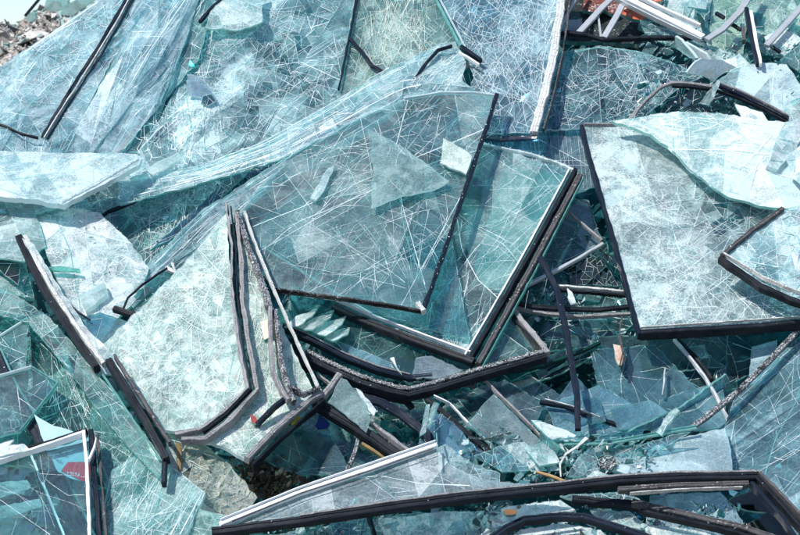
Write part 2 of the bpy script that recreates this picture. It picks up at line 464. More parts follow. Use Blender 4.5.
def sheet(name, poly, h, mat, parent=None, th=.006, size=26, dense=None, bias=None, cracks=(), blobs=(), jag=.8,
          edgew=.45, edgep=.5, edge=None, crk=None, tealp=.25, seed=None, limit=3500, tilt=.0, loc=None, wav=None):
    """one sheet of broken glass: pieces cut by cracks, real thickness, crack lines on its face"""
    rnd = random.Random(seed if seed is not None else int(abs(poly[0][0] * 7 + poly[0][1] * 13 + poly[1][0] * 3)) + len(poly))
    S = surf(poly, h)
    if wav: S.wav = wav
    if area(poly) < 0: poly = poly[::-1]
    outl = jagged(poly, jag, rnd)
    V = []; Fc = []; MI = []; SH = []; FR = []
    def face(pts3, mi, s, f):
        b = len(V); V.extend(pts3); Fc.append(list(range(b, b + len(pts3)))); MI.append(mi); SH.append(s); FR.append(f)
    xs_ = [p[0] for p in poly]; ys_ = [p[1] for p in poly]; auto = []
    if size and abs(area(poly)) > 2500:
        for _ in range(int(2 + abs(area(poly)) / 3200)):
            auto.append((rnd.uniform(max(-20, min(xs_)), min(820, max(xs_))), rnd.uniform(max(-20, min(ys_)), min(555, max(ys_))), rnd.uniform(10, 34), rnd.choice((.35, .25, .15, -.2, -.12))))
    blobs = list(blobs) + auto
    def fr_at(x, y):
        f = 0
        for (bx, by, br, bf) in blobs:
            d = math.hypot(x - bx, y - by) / br
            if d < 1: f += bf * (1 - d * d)
        return f
    if size: cells = bsp(outl, size, dense, rnd, bias, limit)
    else: cells = [outl]
    lines = []
    for c in cells:
        cx = sum(p[0] for p in c) / len(c); cy = sum(p[1] for p in c) / len(c)
        s = (rnd.random(), rnd.random(), rnd.random(), 1); f = fr_at(cx, cy)
        if rnd.random() < .05: f += .22
        N = S.N(cx, cy)
        top = []
        gx, gy = rnd.gauss(0, tilt), rnd.gauss(0, tilt)
        for p in c:
            P = S.P(p[0], p[1])
            if tilt: P = P + N * ((p[0] - cx) * gx + (p[1] - cy) * gy) * MPP
            top.append(P)
        face(top, 0, s, f)
        face([p - N * th for p in reversed(top)], 0, s, f * .5)
        if size:
            fine = abs(area(c)) < 75 and edgep > .25
            for i in range(len(c)):
                L = math.hypot(c[i][0] - c[i - 1][0], c[i][1] - c[i - 1][1])
                if L > 1.2 and (fine or rnd.random() < min(.8, edgep * 1.25)): lines.append(([c[i - 1], c[i]], edgew * (rnd.choice((.45, .55, .7, .9)) if fine else rnd.choice((.4, .55, .7, .9, 1.3)))))
    for i in range(len(outl)):
        a = outl[i - 1]; b = outl[i]
        Pa = S.P(*a); Pb = S.P(*b); Na = S.N(*a); Nb = S.N(*b)
        face([Pb + Nb * .0004, Pa + Na * .0004, Pa - Na * (th + .0004), Pb - Nb * (th + .0004)], 1, (.5, .5, .5, 1), 0)
    lines += crack_lines(cracks, poly, rnd, lines)
    for P, w in lines:
        m = 3 if rnd.random() < tealp else 2
        prev = None; n = len(P)
        w *= .56; wv = w
        for i in range(n - 1):
            a = P[i]; b = P[i + 1]
            mx, my = (a[0] + b[0]) / 2, (a[1] + b[1]) / 2
            if n > 2 and not inside(poly, mx, my): continue
            L = math.hypot(b[0] - a[0], b[1] - a[1])
            if L < .3: continue
            wv = max(.19, min(w * 1.4, wv * rnd.uniform(.75, 1.3)))
            nx, ny = -(b[1] - a[1]) / L * wv * .5, (b[0] - a[0]) / L * wv * .5
            k = .0011
            q = []
            for (x, y) in ((a[0] + nx, a[1] + ny), (b[0] + nx, b[1] + ny), (b[0] - nx, b[1] - ny), (a[0] - nx, a[1] - ny)):
                q.append(S.P(x, y) + S.N(x, y) * (k + rnd.random() * .0008))
            face(q, m, (.5, .5, .5, 1), 0)
    if loc is None and parent is not None: loc = Vector(parent.location)
    o = linkmesh(name, V, Fc, [mat, edge or EDGE, crk or CRK, CRKT], MI, parent, loc if parent is not None else S.P(*poly[0]), SH, FR)
    return o, S

def bar(name, pts, h, w, mat, parent=None, th=.02, off=0, dh=0, rough=.5, step=5, taper=None, loc=None, grit=0, gmat=None, rnd=None, lean=0):
    """a strip or frame bar along a polyline; w and off in picture pixels at its distance, th in metres"""
    rnd = rnd or random.Random(int(abs(pts[0][0] * 31 + pts[0][1] * 17 + pts[-1][0] * 5 + off * 3)))
    P2 = []; 
    L = sum(math.hypot(pts[i][0] - pts[i - 1][0], pts[i][1] - pts[i - 1][1]) for i in range(1, len(pts)))
    n = max(len(pts) * 2, int(L / step))
    R2 = []
    for i in range(len(pts) - 1):
        a, b = pts[i], pts[i + 1]
        m = max(1, int(math.hypot(b[0] - a[0], b[1] - a[1]) / step))
        for k in range(m): R2.append((a[0] + (b[0] - a[0]) * k / m, a[1] + (b[1] - a[1]) * k / m, i + k / m))
    R2.append((pts[-1][0], pts[-1][1], len(pts) - 1))
    path = []
    for (x, y, s) in R2:
        if isinstance(h, Surf):
            P = h.P(x, y); N = h.N(x, y)
        elif isinstance(h, (list, tuple)):
            i = min(int(s), len(h) - 2); f = s - i
            P = pt(x, y, h[i] * (1 - f) + h[i + 1] * f); N = SN
        else: P = pt(x, y, h); N = SN
        path.append((P + N * dh, N))
    V = []; Fc = []; MI = []
    n = len(path); sd0 = rnd.uniform(0, 90); th *= .68
    g1 = sorted(rnd.uniform(-.75, .75) for _ in range(2)); grooves = [(g1[0] - .10, 0), (g1[0] - .04, 1), (g1[0] + .04, 1), (g1[0] + .10, .1), (g1[1] + .10 + .05, 0), (g1[1] + .19, .8), (g1[1] + .25, .1)] if g1[1] - g1[0] > .3 and g1[1] < .6 else [(g1[0] * .5 - .12, 0), (g1[0] * .5 - .06, 1), (g1[0] * .5 + .08, 1), (g1[0] * .5 + .14, .1)]
    g2 = rnd.uniform(-.1, .25)
    G = []
    for i, (P, N) in enumerate(path):
        A = path[max(0, i - 1)][0]; B = path[min(n - 1, i + 1)][0]
        T = (B - A).normalized()
        vw = (CAM - P).normalized()
        Nn = (N * (1 - lean) + vw * lean); Nn = (Nn - T * Nn.dot(T)).normalized()
        Sd = T.cross(Nn).normalized()
        # mitre
        if 0 < i < n - 1:
            t1 = (P - A).normalized(); t2 = (B - P).normalized(); co = max(.6, math.sqrt(max(.05, (1 + t1.dot(t2)) / 2)))
        else: co = 1
        mp = (P - CAM).dot(FWD) / F
        ww = w * .80 * mp * .5 / co; of = off * mp / co
        if taper: ww *= taper[0] + (taper[1] - taper[0]) * i / max(1, n - 1)
        j = rough * mp * .55
        c = P + Sd * (of)
        e = min(ww, th / 2) * .25
        gd = min(th * .09, ww * .2)
        prof = [(-ww + e, th / 2)] + [(ww * u, th / 2 - gd * v) for u, v in grooves] + [(ww - e, th / 2), (ww, th / 2 - e), (ww, th * g2), (ww - gd * .6, th * (g2 - .04)), (ww, th * (g2 - .09)), (ww, -th / 2 + e), (ww - e, -th / 2), (-ww + e, -th / 2), (-ww, -th / 2 + e), (-ww, th / 2 - e)]
        K = len(prof)
        ja = j * 1.6 * (noise.noise(Vector((i * step * .11, sd0, 1))) + .6 * noise.noise(Vector((i * step * .45, sd0, 2)))); jb = j * 1.6 * (noise.noise(Vector((i * step * .11, sd0, 5))) + .6 * noise.noise(Vector((i * step * .45, sd0, 7))))
        tw = noise.noise(Vector((i * step * .03, sd0, 9))) * .3 * min(1, rough)
        for q, (u, v) in enumerate(prof):
            jj = ja if u > 0 else jb
            V.append(c + Sd * (u + jj + v * tw + rnd.gauss(0, j * .10)) + Nn * (v - u * tw + rnd.gauss(0, j * .12)))
        for _ in range(grit if grit else (1 if w >= 4.5 and rnd.random() < .08 else 0)):
            u = rnd.uniform(-1, 1) * ww; s = rnd.uniform(.3, 1.2) * mp * 1.0
            G.append((c + T * rnd.uniform(-.5, .5) * step * mp + Sd * u + Nn * (th / 2 + s * .2), s))
    for i in range(n - 1):
        for q in range(K):
            a = i * K + q; b = i * K + (q + 1) % K
            Fc.append([a, b, b + K, a + K]); MI.append(0)
    Fc.append(list(range(K - 1, -1, -1))); MI.append(0)
    Fc.append([(n - 1) * K + q for q in range(K)]); MI.append(0)
    for (c, s) in G:
        b = len(V)
        for q in range(4):
            d = Vector((rnd.gauss(0, 1), rnd.gauss(0, 1), rnd.gauss(0, 1))).normalized() * s
            V.append(c + d)
        for f in ((0, 1, 2), (0, 2, 3), (0, 3, 1), (1, 3, 2)): Fc.append([b + t for t in f]); MI.append(1)
    if loc is None and parent is not None: loc = Vector(parent.location)
    return linkmesh(name, V, Fc, [mat, gmat or EDGEW], MI, parent, loc if parent is not None else path[n // 2][0])
EXPOSURE = 0.64; SUN = (56, 240); SUN_E = 4.3; SKY_E = .12
# ------------------------------------------------------------------ render, camera, light
cam = bpy.data.cameras.new('camera'); cam.lens = FOCAL; cam.sensor_width = SENSOR; cam.clip_end = 3000; cam.clip_start = .05
co = bpy.data.objects.new('camera', cam); COL.objects.link(co); co.location = CAM; co.rotation_euler = (math.pi / 2 - PIT, 0, 0)
cam.dof.use_dof = True; cam.dof.focus_distance = 5.15; cam.dof.aperture_fstop = 14
SC.camera = co
SC.view_settings.view_transform = 'Standard'; SC.view_settings.look = 'None'; SC.view_settings.gamma = 1
SC.view_settings.exposure = EXPOSURE
SC.cycles.max_bounces = 10; SC.cycles.diffuse_bounces = 3; SC.cycles.glossy_bounces = 3; SC.cycles.transmission_bounces = 4
SC.cycles.transparent_max_bounces = 40
SC.cycles.use_denoising = True
SUN_EL, SUN_AZ = SUN
sd = Vector((math.sin(rad(SUN_AZ)) * math.cos(rad(SUN_EL)), math.cos(rad(SUN_AZ)) * math.cos(rad(SUN_EL)), math.sin(rad(SUN_EL))))
sun = bpy.data.lights.new('sun', 'SUN'); sun.energy = SUN_E; sun.angle = rad(1.0); sun.color = (1, .965, .91)
so = bpy.data.objects.new('sun', sun); COL.objects.link(so); so.rotation_euler = sd.to_track_quat('Z', 'Y').to_euler(); so.location = sd * 20
w = bpy.data.worlds.new('World'); SC.world = w; w.use_nodes = True; nt = w.node_tree; nt.nodes.clear()
sk = nd(nt, 'ShaderNodeTexSky', sky_type='NISHITA', sun_disc=False, sun_elevation=rad(SUN_EL), sun_rotation=rad(SUN_AZ), air_density=1.0, dust_density=.5, ozone_density=3.0)
bg = nd(nt, 'ShaderNodeBackground', I={1: SKY_E}); wo = nd(nt, 'ShaderNodeOutputWorld')
ln(nt, sk.outputs[0], bg.inputs[0]); ln(nt, bg.outputs[0], wo.inputs[0])

# ------------------------------------------------------------------ ground, heap body, far heap
GRD = solid('dry_yard_soil', (.23, .20, .16), (.15, .13, .11), .9, speck=.4, sc=3, spcol=(.4, .42, .4))
bm_v = [(-400, -400, 0), (400, -400, 0), (400, 900, 0), (-400, 900, 0)]
g = linkmesh('ground', bm_v, [[0, 1, 2, 3]], [GRD], [0], None, Vector((0, 0, 0))); tag(g, 'pale dry soil of the yard under the heaps of glass', 'ground', kind='structure')

pA = pt(0, 67); pB = pt(98, 0)
def crest(x):
    t = (x - pA.x) / (pB.x - pA.x)
    z = pA.z + (pB.z - pA.z) * t
    return z - .22 if x < pB.x else min(z - .22, 2.75 + .12 * math.sin(x * 2.1))
def heap_z(x, y):
    z = C0.z + math.tan(SL) * (y - C0.y) - .42
    if y > 3.2: pass
    z += .10 * noise.noise(Vector((x * 2.3, y * 2.3, 1))) + .05 * noise.noise(Vector((x * 7, y * 7, 4)))
    c = crest(x)
    if x < -3: c -= (-3 - x) * .8
    if x > 3.4: c -= (x - 3.4) * .7
    # falls away behind the crest
    yc = C0.y + (c + .42 - C0.z) / math.tan(SL)
    if y > yc: z = min(z, c - (y - yc) * .45 + .05 * noise.noise(Vector((x * 3, y * 3, 2))))
    return max(z, -.05)
v = []; f = []; nx_, ny_ = 150, 130
for j in range(ny_):
    for i in range(nx_):
        x = -5.5 + 11.5 * i / (nx_ - 1); y = 3.4 + 8.6 * j / (ny_ - 1)
        v.append(Vector((x, y, heap_z(x, y))))
for j in range(ny_ - 1):
    for i in range(nx_ - 1):
        a = j * nx_ + i; f.append([a, a + 1, a + nx_ + 1, a + nx_])
HB = solid('packed_glass_rubble', (.008, .050, .056), (.018, .090, .10), .35, speck=.25, sc=30, spcol=(.08, .17, .18))
o = linkmesh('terrain', v, f, [HB], [0] * len(f), None, Vector((0, 5, 0)), smooth=False)
tag(o, 'packed body of the heap of broken glass', 'heap', kind='structure')

# chips of glass over the whole heap
def chips(name, n, pos, mats, smin, smax, label, cat, rnd, th=.005, flat=.5, kind='stuff'):
    V = []; Fc = []; MI = []
    for _ in range(n):
        P, N = pos(rnd)
        s = smin * (smax / smin) ** (rnd.random() ** 1.5)
        D = (N + Vector((rnd.gauss(0, flat), rnd.gauss(0, flat), rnd.gauss(0, flat)))).normalized()
        T = D.orthogonal().normalized(); B = D.cross(T)
        k = rnd.choice((3, 3, 4, 5)); a0 = rnd.random() * 6.3; st = rnd.choice((.15, .25, .5, 1))
        ring = []
        for q in range(k):
            a = a0 + 6.283 * (q + rnd.uniform(-.3, .3)) / k; r = s * rnd.uniform(.6, 1.1)
            ring.append(P + T * (math.cos(a) * r) + B * (math.sin(a) * r * st))
        b = len(V); t = D * (th * .5 if th < .02 else s * .3)
        V += [p + t for p in ring] + [p - t for p in ring]
        m = rnd.choices(range(len(mats)), [x[1] for x in mats])[0]
        Fc.append([b + q for q in range(k)]); Fc.append([b + 2 * k - 1 - q for q in range(k)]); MI += [m, m]
        for q in range(k):
            r = (q + 1) % k; Fc.append([b + q, b + k + q, b + k + r, b + r]); MI.append(m)
    o = linkmesh(name, V, Fc, [x[0] for x in mats], MI, None, V[0])
    return tag(o, label, cat, kind=kind)
def chipmat(name, col, tr, tc): return simple_mix(name, col, tr, tc, gloss=.25, rough=.08, trl=.25)
CH1 = chipmat('chip_clear', (.30, .50, .50), .62, (.55, .82, .82))
CH2 = chipmat('chip_teal', (.05, .24, .25), .35, (.3, .65, .66))
CH3 = chipmat('chip_pale', (.55, .68, .68), .2, (.8, .9, .9))
CH4 = chipmat('chip_dark', (.012, .05, .055), .15, (.2, .4, .4))
def pos_heap(r):
    while True:
        x = r.uniform(-2.2, 2.2); y = r.uniform(4.0, 7.6)
        z = heap_z(x, y)
        return Vector((x, y, z + r.uniform(-.02, .16) * (1 if y < 6.7 else .4))), SN
chips('rubble', 9000, pos_heap, [(CH1, 4), (CH2, 5), (CH3, .7), (CH4, 4)], .012, .09, 'loose chips and splinters of teal glass filling the gaps of the heap', 'glass rubble', random.Random(3))

# far heap behind the upper left edge
def far_z(x, y):
    d = math.hypot((x + 4.3) / 9.0, (y - 31) / 7.0)
    h = 3.95 * max(0, 1 - d ** 1.7) + .35 * noise.noise(Vector((x * .9, y * .9, 7))) + .15 * noise.noise(Vector((x * 3, y * 3, 9)))
    return max(h if d < 1.05 else -.1, -.1)
v = []; f = []
for j in range(50):
    for i in range(80):
        x = -21 + 26 * i / 79; y = 22.5 + 16 * j / 49; v.append(Vector((x, y, far_z(x, y))))
for j in range(49):
    for i in range(79):
        a = j * 80 + i; f.append([a, a + 1, a + 81, a + 80])
FH = solid('far_rubble_body', (.16, .14, .12), (.06, .06, .06), .9, speck=.7, sc=8, spcol=(.42, .40, .37))
o = linkmesh('hill', v, f, [FH], [0] * len(f), None, Vector((-8, 30, 0))); tag(o, 'body of the distant heap of mixed rubble', 'far heap', kind='structure')
D1 = solid('tan_rubble', (.34, .31, .27), (.20, .18, .16), .8, sc=10)
D2 = solid('pale_rubble', (.62, .60, .56), (.45, .42, .38), .7, sc=10)
D3 = solid('dark_rubble', (.05, .055, .06), (.02, .02, .022), .6, sc=10)
D4 = solid('green_rubble', (.28, .40, .37), (.2, .3, .3), .3, sc=10)
def pos_far(r):
    x = r.uniform(-13, -2.5); y = r.uniform(24.5, 33)
    return Vector((x, y, far_z(x, y) + .05)), Vector((0, -.5, .8))
chips('debris', 9000, pos_far, [(D1, 4), (D2, 4), (D3, 2.2), (D4, 3)], .03, .22, 'tan white and grey rubble covering the distant heap', 'rubble', random.Random(5), th=.018, flat=.7)
# a few big sheets standing on the far heap
def far_sheet(px, label, Y, mat):
    P = []
    for (x, y) in px:
        r = ray(x, y); P.append(CAM + r * (Y / r.y))
    b = [p + Vector((.02, .05, 0)) for p in P]; k = len(P)
    o = linkmesh('glass_sheet', P + b, [list(range(k)), list(range(2 * k - 1, k - 1, -1))] + [[q, k + q, k + (q + 1) % k, (q + 1) % k] for q in range(k)],
                 [mat], [0] * (k + 2), None, P[0], [(.5, .5, .5, 1)] * (k + 2), [0.0] * (k + 2))
    tag(o, label, 'glass sheet')
GF = glass((.6, .8, .78), .55, .35, (.50, .62, .58), .3, .5)
far_sheet([(46, 0), (70, -6), (66, 8), (52, 12), (44, 8)], 'small pale green sheet on top of the distant rubble heap', 26, GF)
far_sheet([(64, 6), (90, -8), (97, -2), (70, 16), (60, 14)], 'long grey green sheet lying at the top right of the distant heap', 25, GF)
far_sheet([(26, 14), (34, 11), (36, 18), (30, 22), (26, 20)], 'small tilted blue green piece at the skyline of the distant heap', 26, GF)
r1 = ray(41, -2); r2 = ray(26, 16)
def barfar(p, q, wd, mat, label):
    a = CAM + ray(*p) * (25.5 / ray(*p).y); b = CAM + ray(*q) * (25.5 / ray(*q).y)
    T = (b - a).normalized(); U = T.cross(Vector((0, 1, 0))).normalized() * wd; Wd = Vector((0, wd, 0))
    V = [a + U + Wd, a + U - Wd, a - U - Wd, a - U + Wd, b + U + Wd, b + U - Wd, b - U - Wd, b - U + Wd]
    o = linkmesh('metal_bar', V, [[0, 1, 2, 3], [7, 6, 5, 4], [0, 4, 5, 1], [1, 5, 6, 2], [2, 6, 7, 3], [3, 7, 4, 0]], [mat], [0] * 6, None, a)
    tag(o, label, 'metal bar')
barfar((41, -3), (25, 16), .02, NAVY, 'thin dark bar sticking up against the sky on the distant heap')
# ------------------------------------------------------------------ glass kinds
G_BLUE = glass((.64, .86, .89), .46, .28, (.60, .74, .80), .5)
G_TEAL = glass((.50, .80, .79), .22, .16, (.58, .78, .77), .55)
G_DEEP = glass((.34, .68, .67), .10, .06, (.35, .60, .58), .3)
G_GRAY = glass((.66, .85, .84), .18, .16, (.56, .68, .68), .35)
G_CLEAR = glass((.76, .91, .91), .10, .08, (.6, .75, .76), .25)
G_WAVE = glass((.66, .87, .90), .38, .34, (.66, .80, .85), .6)
G_WHITE = glass((.70, .88, .90), .62, .55, (.78, .87, .90), .5)
G_VWHITE = glass((.7, .9, .9), .95, .6, (.84, .90, .91), .3)
G_GREENW = glass((.70, .88, .83), .58, .40, (.68, .76, .71), .7, 1, .12, (.45, .42, .34))
G_PALE = glass((.66, .86, .84), .55, .3, (.70, .81, .80), .5)
G_DUST = glass((.6, .75, .72), .70, .4, (.60, .66, .62), .2, 1, .1, (.42, .40, .34))
G_TAN = glass((.6, .7, .65), .60, .4, (.58, .56, .46), .7, 1, .12, (.30, .20, .10))
G_SHB = glass((.45, .74, .80), .38, .16, (.32, .56, .62), .2)
G_GRID = glass((.50, .74, .80), .34, .14, (.42, .58, .66), .15)

def pane(name, label, cat, poly, h, mat, group=None, single=False, **kw):
    if single:
        o, S = sheet(name, poly, h, mat, None, **kw); tag(o, label, cat, group); return o, S
    S = surf(poly, h)
    t = thing(name, label, cat, S.P(*poly[0]), group)
    kw.setdefault('loc', None)
    o, S = sheet('glass_sheet', poly, S, mat, t, **kw)
    return t, S

# --- big sloping sheet at the upper left, dark spacer bar on its right
t, S = pane('broken_window', 'large bluish cracked pane sloping up to the skyline, dark double bar on its right', 'window',
    [(-60, 104), (0, 67), (34, 44), (98, 0), (140, -26), (176, -26), (110, 62), (58, 168), (-60, 168)],
    [(0, 67, .03), (98, 0, .02), (60, 150, .02), (-60, 165, .06)], G_BLUE, wav=(.05, 120, 30, -45), size=13, th=.009, dense=[(60, 45, 30, .5), (20, 90, 30, .7)],
    cracks=[c_lines(60, -35, 30, 20, 90, .6), c_lines(30, -70, 14, 30, 80, .6), c_radial(40, 55, 16, 4, 75, 0, 140, 3, .6), c_radial(95, 50, 14, 4, 60, 60, 220, 3, .5),
            c_path([(0, 69), (34, 46), (98, 2)], 1.6), c_path([(-20, 87), (8, 68), (60, 30), (80, 20)], 1.0)],
    blobs=[(20, 100, 45, .25), (60, 30, 30, .2), (0, 80, 30, .2)], edge=EDGEW, bias=(-40, 20, .5))
bar('edge_spacer', [(142, -22), (100, 50), (75, 88), (45, 138)], S, 4.2, NAVY, t, .012, off=2.8, dh=.004, rough=.9)
bar('edge_spacer', [(144, -22), (102, 50), (77, 88), (46, 140)], S, 2.8, NAVY, t, .012, off=-2.4, dh=.004, rough=.9, taper=(1.3, .4))
bar('metal_strip', [(143, -22), (101, 50), (76, 88), (45, 140)], S, 1.8, FRB, t, .012, off=0, dh=.008, rough=.4)
o = bar('seal_strip', [(-10, 121), (8, 128), (22, 134), (38, 138)], .055, 3.2, RUB, None, .015, rough=1, taper=(1, .5)); tag(o, 'short black seal remnant on the far left edge above the thick white slab', 'seal strip')

# --- smooth folded sheet right of that bar
pane('cracked_glass_sheet', 'pale smooth folded sheet running down from the top, right of the dark double bar', 'glass sheet',
    [(148, -26), (206, -26), (186, 40), (160, 105), (122, 152), (58, 170), (80, 122), (114, 60)],
    [(170, -20, .05), (110, 70, .05), (180, 50, .09), (70, 160, .07), (140, 130, .05), (135, 70, .11)], G_BLUE, single=True, size=16, jag=.5, wav=(.07, 160, 20, -57),
    cracks=[c_lines(70, -57, 6, 30, 110, .55), c_lines(14, 10, 30, 15, 40, .5), c_path([(185, 0), (150, 50), (112, 118)], 1.1), c_path([(172, 0), (130, 70), (95, 130)], .8)], bias=(-57, 8, .7), edgep=.3)
pane('cracked_glass_sheet', 'greenish striped sheet edge between the folded sheet and the shattered fan, upper left', 'glass sheet',
    [(196, -26), (222, -26), (198, 60), (165, 100), (150, 150), (110, 168), (120, 150), (160, 100), (184, 42)],
    .045, G_TEAL, single=True, size=14, cracks=[c_lines(30, -62, 8, 20, 80, .7)], bias=(-60, 10, .6))

# --- upper middle: shattered sheet with white frost and a fan of bricks
t, S = pane('cracked_glass_sheet', 'teal shattered sheet with a white frosted burst and a fan of brick shaped pieces', 'glass sheet',
    [(206, -26), (362, -26), (347, 60), (337, 108), (300, 132), (250, 158), (205, 178), (150, 190), (125, 172), (160, 120), (190, 60)],
    [(200, -20, .0), (360, -20, .02), (250, 150, .03), (140, 170, .03), (270, 50, -.03), (190, 100, .05)], glass((.54, .82, .83), .36, .24, (.56, .74, .76), .5), single=True, size=13, wav=(.07, 80, 34, -30),
    dense=[(190, 112, 46, .34), (240, 72, 40, .42), (270, 15, 40, .5), (310, 90, 30, .6)],
    cracks=[c_radial(222, 88, 17, 40, 108, 116, 158, 6, 1.7), c_lines(60, -35, 18, 20, 80, .7, (190, 20, 345, 110)), c_lines(40, 35, 20, 20, 70, .55, (200, 40, 345, 140)),
            c_radial(200, 118, 26, 6, 60, 0, 360, 5, .8), c_lines(30, -85, 8, 20, 60, .6, (160, 20, 215, 120)), c_path([(248, 70), (300, 62), (340, 80)], .8),
            c_radial(265, 10, 18, 4, 60, 0, 200, 3, .6), c_path([(190, 60), (186, 95), (192, 130), (205, 150)], 1.2), c_path([(190, 74), (206, 82), (218, 105), (222, 135)], 1.3)],
    blobs=[(300, 60, 55, -.28), (250, 105, 30, -.2), (195, 126, 40, 1.0), (240, 72, 26, .7), (215, 100, 40, .35), (265, 12, 36, .35), (225, 20, 30, .25), (205, 150, 30, .5)], bias=(-30, 25, .3), limit=5000)
pane('glass_shard', 'clear lilac tinted shard with a curved side in the middle of the white frosted burst', 'glass shard',
    [(187, 74), (197, 76), (207, 84), (217, 101), (187, 94)], .085, glass((.80, .82, .86), .30, .1, (.62, .66, .72), .1), single=True, size=0, edge=EDGEW)
pane('glass_shard', 'small dark round pane piece just right of the lilac shard in the frosted burst', 'glass shard',
    [(203, 96), (211, 94), (216, 101), (208, 106), (201, 103)], .09, glass((.35, .5, .55), .1, .1, (.3, .45, .5), .4), single=True, size=5)
o = bar('seal_strip', [(262, -2), (236, -12), (214, 6), (200, 22)], .075, 4, NAVY, None, .02, rough=1.2); tag(o, 'short dark curved seal at the top edge above the teal shattered sheet', 'seal strip')
pane('glass_shard', 'clear grey shard hanging from the top edge between two dark seals', 'glass shard', [(214, 2), (262, -14), (262, 22), (240, 30), (205, 28)], .08, G_PALE, single=True, size=9,
     cracks=[c_lines(12, 10, 40, 10, 40, .6)], blobs=[(230, 15, 20, .3)])
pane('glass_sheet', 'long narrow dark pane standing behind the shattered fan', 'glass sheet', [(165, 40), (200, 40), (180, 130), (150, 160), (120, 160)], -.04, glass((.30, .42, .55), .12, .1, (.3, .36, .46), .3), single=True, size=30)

# --- greenish pane with cream cracks, top centre
t, S = pane('broken_window', 'greenish pane with creamy upright cracks at the top centre, right of a dark seal', 'window',
    [(358, -26), (424, -26), (464, 52), (448, 92), (405, 106), (337, 112), (341, 84)],
    [(358, -20, .05), (430, -20, .05), (464, 55, .05), (340, 110, .05)], glass((.56, .80, .76), .30, .2, (.56, .70, .66), .6), size=12, crk=CRKC, tealp=.12,
    dense=[(400, 30, 30, .5)], cracks=[c_lines(50, -75, 14, 25, 100, .7, (370, -10, 425, 70)), c_lines(30, 62, 10, 25, 90, .7), c_radial(393, 64, 14, 3, 60, 210, 330, 2, .6), c_lines(25, -60, 25, 15, 50, .8, (380, 0, 420, 60))],
    blobs=[(402, 28, 26, .4)], bias=(-75, 15, .5))
bar('edge_spacer', [(361, -22), (352, 28), (345, 62), (339, 92)], S, 3.4, NAVY, t, .02, off=0, dh=.012, rough=.8, taper=(1.2, .6))
bar('glass_rim', [(424, -24), (440, 8), (463, 52)], S, 3.0, CRKT, t, .02, off=1, dh=.012, rough=.3)
bar('glass_rim', [(425, -24), (441, 8), (464, 52)], S, 1.1, EDGEW, t, .02, off=-1.2, dh=.02, rough=.3)
o = bar('frame_piece', [(461, 47), (481, 61)], .10, 4.6, NAVY, None, .03, rough=.4); tag(o, 'short black frame stub with a white lower lip, below the top centre glass edge', 'frame piece')
o = bar('metal_strip', [(459, 53), (468, 58), (479, 65)], .105, 2.2, WHT, None, .02, rough=.3); tag(o, 'white lip under the short black frame stub near the top centre', 'metal strip')
o = bar('seal_strip', [(349, 38), (362, 52), (372, 66), (386, 74)], .085, 3.6, NAVY, None, .02, rough=.7); tag(o, 'short dark slanting seal below the greenish top centre pane', 'seal strip')
o = bar('seal_strip', [(452, 46), (438, 50), (424, 66), (408, 88), (390, 100)], .13, 3.2, NAVY, None, .02, rough=.9, taper=(1, .5)); tag(o, 'thin dark curved seal between the banded sheet and the greenish pane', 'seal strip')

# --- the long wave: banded sheet curling across the upper middle
A = [(118, 178), (200, 166), (262, 142), (330, 104), (385, 70), (440, 44)]
B = [(120, 205), (205, 182), (280, 160), (345, 130), (405, 98), (474, 90)]
poly = A + [(455, 42), (466, 62), (462, 80)] + B[::-1]
pane('cracked_glass_sheet', 'long curling sheet split into parallel bands that sweeps across the upper middle like a wave', 'glass sheet',
    poly, [(120, 190, .10), (230, 160, .13), (330, 104, .12), (345, 132, .18), (270, 150, .17), (405, 98, .17), (440, 48, .09), (474, 88, .14), (200, 172, .10)], G_WAVE, single=True, size=10, wav=(.03, 90, 14, -28),
    cracks=[c_flow(A, B, 20, .95, 90), c_flow(A, B, 6, 1.4, 20), c_lines(30, -50, 20, 10, 30, .8, (410, 45, 470, 95))], blobs=[(190, 172, 45, .3), (445, 65, 25, .15)], bias=(-28, 14, .6), dense=[(200, 170, 60, .6)], limit=4500)
A2 = [(116, 306), (150, 262), (200, 212), (262, 172), (332, 132), (400, 100)]
B2 = [(134, 312), (170, 285), (215, 238), (262, 196), (320, 165), (360, 140), (404, 106)]
pane('cracked_glass_sheet', 'striped band of glass rising from the small black block at left towards the centre', 'glass sheet',
    A2 + B2[::-1], [(120, 306, .14), (200, 215, .16), (300, 160, .19), (400, 102, .17), (260, 196, .14)], G_WAVE, single=True, size=12, wav=(.02, 90, 14, -40),
    cracks=[c_flow(A2, B2, 13, .9, 40), c_flow(A2, B2, 6, 1.5, 10)], blobs=[(240, 200, 50, .3)], bias=(-38, 10, .7))
o = bar('seal_strip', [(166, 268), (176, 274), (172, 264)], .2, 4, FRB, None, .02, rough=1.2); tag(o, 'crumpled pale lump of seal left of the white frosted pane tip', 'seal strip')
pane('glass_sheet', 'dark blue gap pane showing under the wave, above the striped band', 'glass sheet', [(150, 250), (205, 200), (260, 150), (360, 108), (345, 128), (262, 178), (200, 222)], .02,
     glass((.22, .46, .58), .10, .08, (.2, .38, .48), .5), single=True, size=18, cracks=[c_lines(30, -75, 25, 15, 50, .6)])

